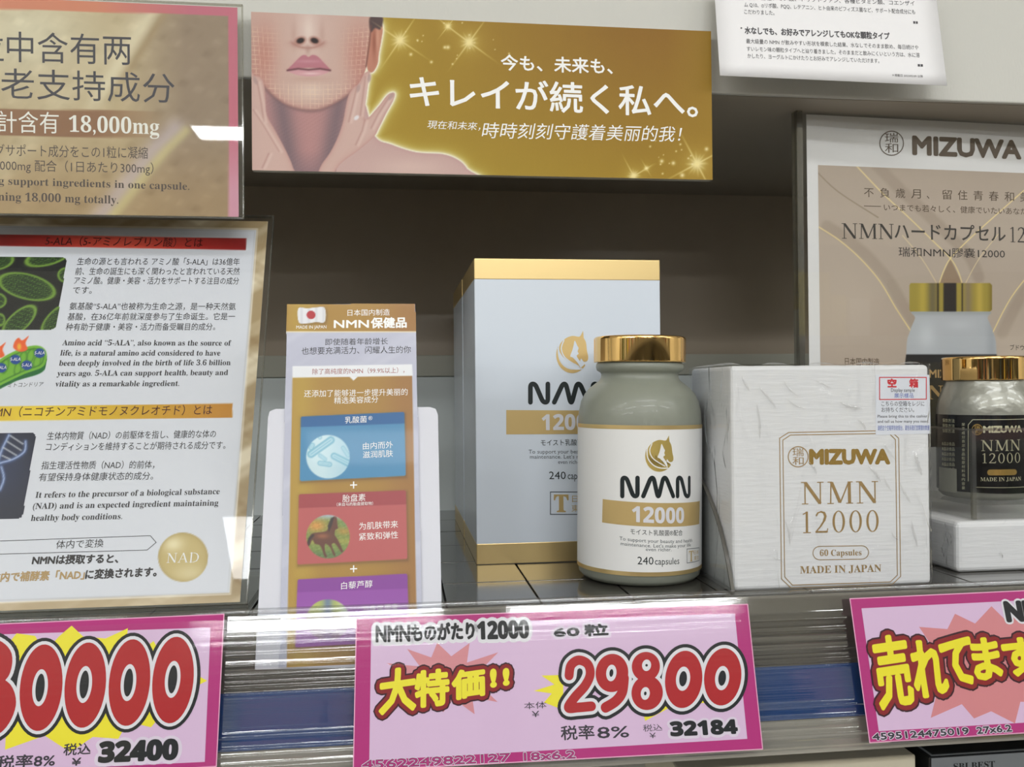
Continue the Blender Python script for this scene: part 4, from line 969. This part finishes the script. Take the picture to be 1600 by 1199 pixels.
b.stroke(LP_, [(-60, 848), (235, 837.5), (244, 848), (230, 860), (-60, 868)], .9, w_, dk, closed=True)
T('体内で変換', 87, 858, 161, 855.5, 13, dk, w=w_); T('NMNは摂取すると、', 50, 883, 184, 880, 14, dk, w=w_, bold=.6)
T('体内で補酵素「NAD」', -16, 910, 131, 905.5, 14.5, gk, w=w_, bold=.5); T('に変換されます。', 133, 905.5, 244, 901, 14.5, dk, w=w_, bold=.6)
fine(b, LP_, 'NAD', 260, 880, 311, 879, 15, iv, w=w_, gap=.06)
b.build('lettering', pbt)
hb = thing('sign_holder', 'clear acrylic stand holding the leaning white information sheet', 'sign holder', LP_.P(-8, -.1, .2))
holder(hb, LP_, lu0-.3, .35, -.12, lv1+.35, foot=8)
hb.name = 'sign_stand'

# ------------------------------------------------------------------ brochure on a white rounded backing board
q = atY(545, 1046, 42.55); CP = Plane(tuple(q), lean=16.5)
bd_ = thing('backing_board', 'white rounded board standing behind the brochure at the rail', 'board', q)
P = [(418.5, 652), (421, 643), (430, 639), (560, 637), (672, 636), (681, 639), (684.5, 648), (692, 1040), (560, 1044), (398, 1047)]
b = MB(); b.slab(CP, [CP.uv(*p) for p in P][::-1], -.15, 0, mat('board_white', (210, 211, 220), .5, e=.92)); b.build('board', bd_, bevel=.03)
br = thing('brochure', 'gold and grey upright brochure with blue, red and purple printed cards and a flag', 'brochure', CP.P(0, 0, .1))
P = [(449, 476), (648.5, 475), (660, 1010), (661, 1040), (436, 1044), (438, 1000)]
BPl = Plane(tuple(CP.P(0, 0, .10)), lean=16.5)
uvs = [BPl.uv(*p) for p in P]; b = MB(); b.slab(BPl, uvs[::-1], -.05, 0, mat('brochure_stock', (196, 198, 212), .4)); b.build('paper', br)
def rrect(px, py, P, r): return sdpoly(px, py, P)
def f_C(px, py):
    C = full(px, (186, 188, 206)); C = mix(C, (204, 206, 220), np.clip(noise1(px*.03+py*.05, 3), 0, 1)*.5)
    G = full(px, (166, 126, 44)); G = mix(G, (182, 150, 52), np.exp(-((px-470)/24)**2)*.8); G = mix(G, (150, 100, 44), np.exp(-((px-640)/40)**2)*.7)
    C = mix(C, (236, 226, 200), sstep(py-519.5, .6)); C = mix(C, G, sstep(py-518, .6))
    d = sdpoly(px, py, [(457, 589), (644, 587), (653, 1080), (447, 1080)]); C = mix(C, G, sstep(d, .6)); g = noise1(px*2.1+py*1.1, 3)*noise1(py*2.7-px, 5); C = C+g[:, None]*(8*np.clip((py-840)/100, 0, 1))[:, None]
    d = np.minimum(sdpoly(px, py, [(457, 572.5), (644, 569.5), (645, 587.5), (457, 590.5)]), sdpoly(px, py, [(545, 588), (560, 588), (552.5, 595)])); C = mix(C, (232, 234, 238), sstep(d, .6))
    fl = smooth([(466, 482), (480, 482), (494, 480.5), (507.5, 481.5), (507.5, 503), (494, 503.5), (480, 505.5), (467, 504)], 4)
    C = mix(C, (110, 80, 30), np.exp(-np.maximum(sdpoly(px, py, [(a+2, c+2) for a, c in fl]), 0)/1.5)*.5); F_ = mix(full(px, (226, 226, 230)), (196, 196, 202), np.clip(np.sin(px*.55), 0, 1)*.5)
    F_ = mix(F_, (176, 28, 40), sstep(ell(px, py, 486, 492.3, 6.9, 6.6), .5)); C = mix(C, F_, sstep(sdpoly(px, py, fl), .5))
    for (P, hd, ch, cb, cy) in (([(470, 651), (632, 644), (634, 744), (468.5, 752)], 665, (22, 92, 150), (64, 134, 178), 714), ([(467, 772.5), (634.5, 766.5), (636.5, 874), (464.5, 882.5)], 791.5, (158, 58, 64), (182, 86, 86), 839), ([(465, 905.5), (636.5, 897), (640, 1003), (461, 1012)], 923, (132, 56, 152), (146, 70, 166), 969)):
        d = sdpoly(px, py, [(a+(3 if a < 550 else -3), c+(3 if c < sum(p[1] for p in P)/4 else -3)) for a, c in P])-3
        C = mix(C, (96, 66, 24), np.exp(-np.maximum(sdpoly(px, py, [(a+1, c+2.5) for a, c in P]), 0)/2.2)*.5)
        K = mix(full(px, cb), ch, sstep(py-hd-(550-px)*.035, .6)); cc = ell(px, py, 512.5, cy, 34, 34)
        if cy == 714:
            D = mix(full(px, (196, 222, 230)), (168, 206, 222), np.clip((px-505)/40, 0, 1))
            for (a, c, e, f, r) in ((486, 710, 517, 688, 6), (522, 713, 548, 726, 5.5), (470+16, 700, 488, 696, 4), (500, 712, 508, 718, 3), (536, 700, 544, 712, 3), (500, 724, 515, 730-4, 4), (498, 677, 500, 684, 3)):
                l = sdline(px, py, [(a, c), (e, f)]); D = mix(D, (104, 170, 196), sstep(l-r, 1)*.85); D = mix(D, (214, 238, 244), np.exp(-((l-r*.3)/1.4)**2)*.5*(l < r))
            K = mix(K, D, sstep(cc))
        elif cy == 839:
            D = mix(full(px, (120, 138, 66)), (168, 186, 206), np.clip((815-py)/10, 0, 1)); g = noise1(px*.5+py*.3, 2)*noise1(py*.6-px*.2, 5)
            D = mix(D, (206, 146, 66), np.exp(-((px-494)/16)**2-((py-822)/10)**2)*1.0); D = mix(D, (190, 140, 60), np.exp(-((px-538)/12)**2-((py-830)/6)**2)*.8); D = mix(D, (120, 146, 90), np.exp(-((px-540)/8)**2-((py-818)/8)**2)*.8)
            D = mix(D, (184, 166, 70), np.exp(-((py-846)/5)**2)*.5); D = mix(D, (86, 112, 70), np.clip((py-858)/8, 0, 1)*.7); D = D+g[:, None]*26
            hs = smooth([(518, 812), (521, 808), (526, 809), (527, 818), (528, 826), (524, 828), (523, 836), (527, 842), (532, 852), (536, 862), (533, 863), (527, 854), (522, 849), (518, 852), (522, 862), (524, 868), (521, 868), (516, 856), (508, 850), (508, 862), (511, 870), (507, 870), (503, 858), (499, 852), (492, 850), (488, 844), (484, 852), (480, 852), (482, 842), (488, 834), (500, 832), (510, 830), (514, 822)], 3)
            dh = sdpoly(px, py, hs); Hc = mix(full(px, (96, 52, 34)), (146, 88, 56), np.exp(-((px-504)/10)**2-((py-838)/4)**2)); D = mix(D, Hc, sstep(dh)); D = mix(D, (34, 22, 22), sstep(sdpoly(px, py, [(512, 822), (517, 810), (522, 808), (519, 820), (514, 832)]))*.8); D = mix(D, (34, 22, 22), np.exp(-(sdline(px, py, [(489, 837), (483, 843), (481, 852)])/2)**2)*.9)
            K = mix(K, D, sstep(cc))
        else:
            D = mix(full(px, (176, 186, 96)), (110, 130, 150), np.exp(-((px-512)/8)**2)); D = mix(D, (196, 210, 200), np.clip((px-524)/14, 0, 1)*.8); D = mix(D, (120, 70, 140), np.clip((py-955)/20, 0, 1)*.8); K = mix(K, D, sstep(ell(px, py, 512.5, 969, 34, 32)))
        C = mix(C, K, sstep(d, .6))
    # crease across the blue card
    return C
lo_, hi_ = BPl.uv(436, 1044), BPl.uv(649, 475)
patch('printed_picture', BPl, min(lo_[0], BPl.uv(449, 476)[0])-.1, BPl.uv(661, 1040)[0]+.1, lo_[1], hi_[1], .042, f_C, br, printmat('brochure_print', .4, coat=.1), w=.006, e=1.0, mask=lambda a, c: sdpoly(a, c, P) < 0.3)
b = MB(); T = lambda *a, **k: text(b, BPl, *a, **k)
T('MADE IN JAPAN', 463, 514, 510, 513.5, 5, iv, w=.012, bold=.25); T('日本国内制造', 543, 494, 609, 493, 10, iv, w=.012); T('NMN', 522, 512.5, 576, 512, 11.5, iv, w=.012, bold=.5); T('保健品', 580, 513, 635, 512, 16, iv, w=.012, bold=.6)
T('即使随着年龄增长', 508, 540, 606, 538.5, 10.5, dk, w=.012, bold=.25); T('也想要充满活力、闪耀人生的你', 471, 554.5, 642, 552, 11.5, dk, w=.012, bold=.25)
T('除了高纯度的NMN（99.9%以上），', 488, 585.5, 632, 583, 9, mat('ink_rust', (150, 84, 80), .4), w=.012)
T('还添加了能够进一步提升美丽的', 475, 621, 637, 618, 11, iv, w=.012, bold=.15); T('精选美容成分', 522, 631.5, 591, 629.5, 10.5, iv, w=.012, bold=.15)
T('乳酸菌', 539, 662, 573, 660.5, 10.5, iv, w=.012, bold=.15); T('®', 575.5, 657, 582, 656.5, 6, iv, w=.012)
T('由内而外', 567, 703, 614, 700.5, 11, iv, w=.012, bold=.15); T('滋润肌肤', 567, 716.5, 614, 714, 11, iv, w=.012, bold=.15)
T('+', 547, 764, 558, 763.5, 11, iv, w=.012, fit=True); T('+', 547, 895, 558, 894.5, 11, iv, w=.012, fit=True)
T('胎盘素', 535, 785, 571, 783, 11.5, iv, w=.012, bold=.15); T('（来自马的胎盘提取物）', 526, 791.5, 583, 789.5, 5.5, iv, w=.012); T('为肌肤带来', 561, 828.5, 622, 825, 11.5, iv, w=.012, bold=.15); T('紧致和弹性', 561, 845, 622, 841.5, 11.5, iv, w=.012, bold=.15)
T('白藜芦醇', 533, 921.5, 582, 918, 11.5, iv, w=.012, bold=.15)
T('为身体带来', 566, 958, 622, 954, 11, iv, w=.012, bold=.15)
b.build('lettering', br)

# ------------------------------------------------------------------ large poster in acrylic stand, right
q = atY(1266, 700, 55.3); MP = Plane((q[0], q[1], DZ+.3), yaw=3.2)
mv1 = MP.uv(1266, 179)[1]; mw = 18.2
ps = thing('product_poster', 'white and taupe poster of a capsule bottle with gold curves, in the right stand', 'poster', MP.P(9, 0, 0))
b = MB(); b.pbox(MP, 0, mw, 0, mv1, -.03, 0, mat('poster_white', (206, 206, 206), .5, e=.76)); b.build('paper', ps)
curves = [smooth([(1278, 354), (1312, 376), (1345, 405), (1375, 440), (1400, 482), (1425, 520)], 5, False), smooth([(1337, 258), (1380, 303), (1420, 340), (1455, 374), (1485, 404), (1497, 424), (1503, 442)], 5, False), smooth([(1620, 280), (1570, 324), (1535, 355), (1508, 380), (1485, 404), (1475, 422), (1468, 442)], 5, False), smooth([(1670, 360), (1620, 415), (1580, 465), (1550, 522)], 5, False), smooth([(1410, 368), (1440, 404), (1463, 442)], 4, False), smooth([(1560, 366), (1530, 404), (1509, 442)], 4, False), smooth([(1278, 270), (1310, 300), (1372, 340)], 4, False)]
def f_M(px, py):
    C = full(px, (168, 154, 140)); C = mix(C, (152, 136, 120), np.clip((py-330)/-80+0, 0, 1)*.5)
    for l, o in ((curves[0], 14), (curves[1], 26), (curves[3], 16)):
        d = sdline(px, py, [(a+o, c-o*.6+8) for a, c in l]); C = mix(C, (138, 122, 106), sstep(d-9, 3)*.45)
    C = mix(C, (182, 168, 152), np.exp(-((px-1330)/60)**2-((py-480)/60)**2)*.5); C = mix(C, (186, 172, 156), np.exp(-((px-1590)/50)**2-((py-560)/50)**2)*.6)
    tri = sdpoly(px, py, [(1485, 404), (1503, 443), (1467, 443)]); C = mix(C, (128, 104, 78), sstep(tri, .7)*.7)
    for i, l in enumerate(curves): C = mix(C, (226, 206, 140) if i < 4 else (214, 196, 150), np.exp(-(sdline(px, py, l)/(.9 if i < 4 else .6))**2)*(.9 if i < 6 else .35)) if i < 6 else mix(C, (104, 88, 62), np.exp(-(sdline(px, py, l)/.8)**2)*.6)
    # printed bottle
    body = smooth([(1431, 486), (1541, 486), (1543, 497), (1552, 520), (1557, 552), (1557, 700), (1416, 700), (1416, 552), (1421, 520), (1430, 497)], 4)
    K = full(px, (168, 172, 176)); K = mix(K, (190, 194, 198), np.exp(-((px-1448)/14)**2-((py-525)/22)**2)*.8); K = mix(K, (182, 186, 190), np.exp(-((px-1500)/22)**2-((py-508)/8)**2)*.7); K = mix(K, (146, 150, 156), np.exp(-((px-1550)/8)**2)*.7); K = mix(K, (140, 144, 146), np.exp(-((py-489)/4)**2)*.6)
    K = mix(K, (26, 25, 26), sstep(554-py, .6)); C = mix(C, K, sstep(sdpoly(px, py, body), .6))
    cap = sdpoly(px, py, [(1423, 442.5), (1547, 442.5), (1550, 446), (1550, 484), (1547, 487), (1423, 487), (1421, 484), (1421, 446)]); t = (px-1421)/129
    K = full(px, (150, 134, 52)); K = mix(K, (96, 88, 62), np.exp(-((t-.28)/.06)**2)*.9); K = mix(K, (170, 150, 60), np.exp(-((t-.16)/.05)**2)); K = mix(K, (22, 20, 16), sstep(np.abs(t-.49)*129-10, 1.5)); K = mix(K, (40, 34, 20), np.exp(-((t-.345)/.012)**2)+np.exp(-((t-.64)/.01)**2)); K = mix(K, (124, 110, 84), np.exp(-((t-.71)/.05)**2)*.9); K = mix(K, (176, 154, 66), np.exp(-((t-.85)/.04)**2)); K = mix(K, (100, 84, 24), np.clip((t-.94)*18, 0, 1)*.6)
    C = mix(C, K, sstep(cap, .6)); return C
pu0, pv1 = MP.uv(1278, 258); 
patch('printed_picture', MP, pu0, mw-.4, MP.uv(1400, 700)[1], pv1, .05, f_M, ps, printmat('product_poster_print', .4), w=.006, e=.78)
b = MB(); T = lambda *a, **k: text(b, MP, *a, **k); mk = mat('ink_mocha', (76, 58, 38), .4, e=.9); ok_ = mat('ink_offblack', (32, 26, 24), .4, e=.9)
emblem(b, MP, 1393, 224, 18.5, mk, .014, 1.6)
T('MIZUWA', 1427, 240.5, 1594, 247.5, 27, mk, w=.014, bold=2.0)
b.build('logo', ps); b = MB()
T('不', 1350, 308, 1365, 308.5, 15, mk, w=.014); 
for k_, ch in enumerate('負歳月、留住青春和美'): T(ch, 1375+k_*24.3-(0 if ch != '、' else 0), 308.7+k_*.75, 1375+k_*24.3+(15 if ch != '、' else 4), 309+k_*.75, 15, mk, w=.014)
b.stroke(MP, [(1350, 322), (1376, 322.8)], 1, .014, mk); T('いつまでも若々しく、健康でいたいあなたへ', 1381, 329.5, 1616, 336.5, 11, mk, w=.014)
fine(b, MP, 'NMN', 1315, 373, 1397, 374, 24, ok_, w=.014, gap=.04); T('ハードカプセル', 1398, 374, 1571, 378.5, 26, ok_, w=.014, bold=.3); fine(b, MP, '12000', 1577, 378.5, 1650, 381, 24, ok_, w=.014)
T('瑞和NMN膠嚢12000', 1404, 401, 1570, 404, 15, ok_, w=.014, bold=.2)
b.build('lettering', ps); b = MB(); T('日本国内製造', 1320, 571, 1374, 572, 12, mk, w=.014); b.build('lettering', ps); b = MB(); T('ブドウ種子エキス', 1578, 547.5, 1640, 549, 9, ok_, w=.014); T('白', 1596, 608, 1609, 608, 17, iv, w=.014)
b.build('lettering', ps); b = MB()
T('MIZUWA', 1452, 590, 1520, 591, 12, gd, w=.014, bold=.5); T('NMN', 1450, 624, 1530, 625, 22, gd, w=.014, ser=True)
b.build('lettering', ps)
hm = thing('sign_holder', 'thick-edged clear acrylic stand around the taupe bottle poster at right', 'sign holder', MP.P(9, -.2, .3))
holder(hm, MP, MP.uv(1245, 400)[0], mw+.6, -.15, mv1+.35, wf=.16, wb=-.2)
b = MB(); u = MP.uv(1245, 400)[0]; b.pbox(MP, u+.0, u+.42, -.15, mv1+.35, -.5, .16, clearmat('acrylic_side', tint=(.62, .60, .52), rough=.05, fmin=.2, milk=.06)); b.build('side_bar', hm)
hm.name = 'poster_stand'

# ------------------------------------------------------------------ lying white box, acrylic tray and black-labelled bottle, right
LZ = -(838-611)/1400*46.6
lx = atY(1495, 838, 46.6)[0]
lb = thing('white_box', 'flat white textured box lying under the acrylic tray, right', 'box', (lx+6, 51, DZ))
b = MB(); b.box(lx, lx+13, 46.6, 56.2, DZ, LZ, paper); b.build('box_body', lb, bevel=.3)
b = MB(); rb = .05
film2 = clearmat('cellophane_soft', tint=(.985, .985, .985), rough=.12, ior=1.45, bump=((60, 60, 40), .0012), crease=True)
b.add([(lx-rb, 46.6-rb, DZ+.02), (lx+13, 46.6-rb, DZ+.02), (lx+13, 46.6-rb, LZ+rb), (lx-rb, 46.6-rb, LZ+rb), (lx-rb, 56, DZ+.02), (lx-rb, 56, LZ+rb)], [(0, 1, 2, 3), (4, 0, 3, 5)], film2); b.build('cellophane_film', lb)
tr_x = atY(1519, 700, 46.9)[0]; tzt = (611-682)/1400*46.9
ty = thing('acrylic_tray', 'clear square acrylic tray around the foot of the black-labelled bottle', 'tray', (tr_x+4, 51, LZ+.06))
TZ = LZ+.07
for nm, bx in (('tray_wall', (tr_x, tr_x+8.6, 46.9, 47.05, TZ, tzt)), ('tray_wall', (tr_x, tr_x+.15, 47.06, 54.3, TZ, tzt)), ('tray_wall', (tr_x+8.45, tr_x+8.6, 47.06, 54.3, TZ, tzt)), ('tray_wall', (tr_x, tr_x+8.6, 54.31, 54.46, TZ, tzt)), ('tray_floor', (tr_x+.16, tr_x+8.44, 47.07, 54.3, TZ, TZ+.75))):
    b = MB(); b.box(*bx, clearmat('tray_clear', tint=(.965, .965, .96), rough=.03, fmin=.05)); b.build(nm, ty)
b = MB(); b.box(tr_x-.01, tr_x+.22, 46.88, 47.1, TZ, tzt, acre); b.build('corner_edge', ty)
b = MB(); b.box(tr_x, tr_x+8.6, 46.88, 47.06, tzt-.12, tzt+.01, acre); b.build('rim_edge', ty)
b = MB(); b.box(tr_x-.01, tr_x+.16, 47.1, 54.3, tzt-.12, tzt+.01, acre); b.build('rim_edge', ty)
R2 = 2.68; Y2 = 50.7; c2 = atY(1539, 700, Y2); C2 = np.array([c2[0], Y2, TZ+.78])
b2 = thing('capsule_bottle', 'small pearly bottle with gold cap and black label standing in the acrylic tray', 'bottle', C2)
B2 = Cyl(C2, R2+.012, 0); vy = lambda y: B2.uv(1540, y)[1]
pearl = mat('pearl_glass', (128, 128, 120), .32, metal=.35, e=.66, coat=.5, bump=((70, 70, 90), .0012))
b = MB(); b.lathe([(.05, 0), (2.0, 0), (2.4, .08), (2.6, .3), (R2, .7), (R2, vy(650)), (2.66, vy(640)), (2.56, vy(624)), (2.34, vy(608)), (2.2, vy(600)), (2.16, vy(592))], C2, pearl, 80, cap0=False); b.build('glass_body', b2)
c0, c1 = vy(594), vy(556)
b = MB(); b.lathe([(2.1, c0+.01), (2.3, c0), (2.345, c0), (2.368, c0+.015), (2.37, c0+.04), (2.37, c0+.08), (2.37, c1-.18), (2.37, c1-.12), (2.355, c1-.05), (2.31, c1-.01), (2.24, c1), (2.1, c1), (.02, c1)], C2, cg, 80, cap0=True, cap1=False); b.build('cap', b2)
BL = B2; u0, u1 = -R2*1.6, R2*1.6; BR = R2
b = MB(); lblk = mat('label_black', (20, 20, 22), .22, e=.8, coat=.4); band(b, vy(771), vy(649), .012, lblk); lab2 = b.build('label', b2)
b = MB(); T = lambda *a, **k: text(b, B2, *a, **k); sg = mat('silver_gold', (196, 186, 160), .28, metal=.7, e=.55)
emblem(b, B2, 1527, 671.5, 8, gi, .018, .8); T('MIZUWA', 1537, 676, 1596, 675, 9.5, sg, w=.018, bold=.8)
fine(b, B2, 'NMN', 1533, 705, 1594, 704, 17, sg, w=.018); fine(b, B2, '12000', 1534, 724, 1594, 723, 15.5, sg, w=.018, gap=.14)
b.flat(B2, [B2.uv(*p) for p in [(1547-math.sin(t)*4.5, 738.5-math.cos(t)*4.6) for t in np.linspace(0, math.pi, 9)][::-1]+[(1584+math.sin(t)*4.5, 738+math.cos(t)*4.6) for t in np.linspace(math.pi, 0, 9)]], .018, gi)
T('MADE IN JAPAN', 1532, 752, 1595, 751, 6, sg, w=.018, ser=True)
b.stroke(B2, [(1513, 752), (1513, 664), (1520, 656), (1600, 655)], .9, .018, sg); b.stroke(B2, [(1525, 761.5), (1600, 761)], .9, .018, sg)
for k_ in range(3): T('保存方法', 1473, 660+k_*8, 1492, 661+k_*8, 6, sg, w=.018)
for k_ in range(6): T('本品は食品', 1472, 696+k_*8, 1492, 697+k_*8, 5.5, sg, w=.018)
for k_, ch in enumerate('栄養成分表示食品粒原材料名内容量'): T(ch, 1503, 666+k_*6.6, 1508, 666+k_*6.6, 5, sg, w=.018)
b.build('lettering', lab2)
b = MB(); p0 = B2.uv(1468, 766); p1 = B2.uv(1495, 733); P = [(p0[0]+(p1[0]-p0[0])*k_/6, p0[1]) for k_ in range(7)]+[(p1[0]-(p1[0]-p0[0])*k_/6, p1[1]) for k_ in range(7)]
b.flat(B2, P, .02, mat('label_patch', (150, 150, 138), .4)); b.build('blank_patch', lab2)

# ------------------------------------------------------------------ tops of the goods on the shelf below
sh2 = thing('bottom_shelf', 'plain grey shelf far below the price rail', 'shelf', (0, 60, -46))
b = MB(); b.box(X0, X1, 42, YB, -46, -43, steel); b.build('deck', sh2)
q0 = atY(1060, 1184, 43.6); q1 = atY(1431, 1180, 43.6)
cb = thing('beige_carton', 'beige carton on the shelf below, its top edge just under the rail', 'box', ((q0[0]+q1[0])/2, 46, -43))
b = MB(); b.box(q0[0], q1[0], 43.6, 50, -42.99, q1[2], mat('carton_beige', (176, 170, 152), .45, e=.6)); b.build('box_body', cb, bevel=.1)
dkc = mat('carton_black', (26, 28, 30), .3); slv = mat('carton_silver_line', (150, 155, 158), .35)
q0 = atY(1452, 1184, 43.2)
for k_, (dx, lab_) in enumerate(((0, 'black carton with silver edge lines beside the beige carton below the rail'), (8.0, 'rightmost black carton below the rail, at the frame corner'))):
    x = q0[0]+dx; zt = q0[2]+.5*k_
    cbk = thing('black_carton', lab_, 'box', (x+3, 47, -43), 'black cartons below the rail')
    b = MB(); b.box(x, x+7.4, 43.2, 52, -42.99, zt, dkc); b.build('box_body', cbk, bevel=.06)
    b = MB(); 
    for a in ((x+.2, x+7.2, 43.35, 43.5), (x+.2, x+.35, 43.5, 51.8), (x+7.05, x+7.2, 43.5, 51.8)): b.box(a[0], a[1], a[2], a[3], zt, zt+.015, slv)
    b.build('edge_line', cbk)
    FP = Plane((x, 43.19, zt-3)); b = MB(); b.pbox(FP, .1, 7.3, 2.2, 2.95, 0, .01, mat('carton_grey_strip', (116, 120, 124), .4)); b.build('front_strip', cbk)
    if k_ == 0:
        b = MB(); a, c = FP.P(1.3, 2.3, .02), FP.P(3.6, 2.3, .02); pa_, pc_ = proj(a), proj(c)
        text(b, FP, 'SBI BEST', float(pa_[0]), float(pa_[1]), float(pc_[0]), float(pc_[1]), 10, dkc, w=.02, ser=True); b.build('lettering', cbk)
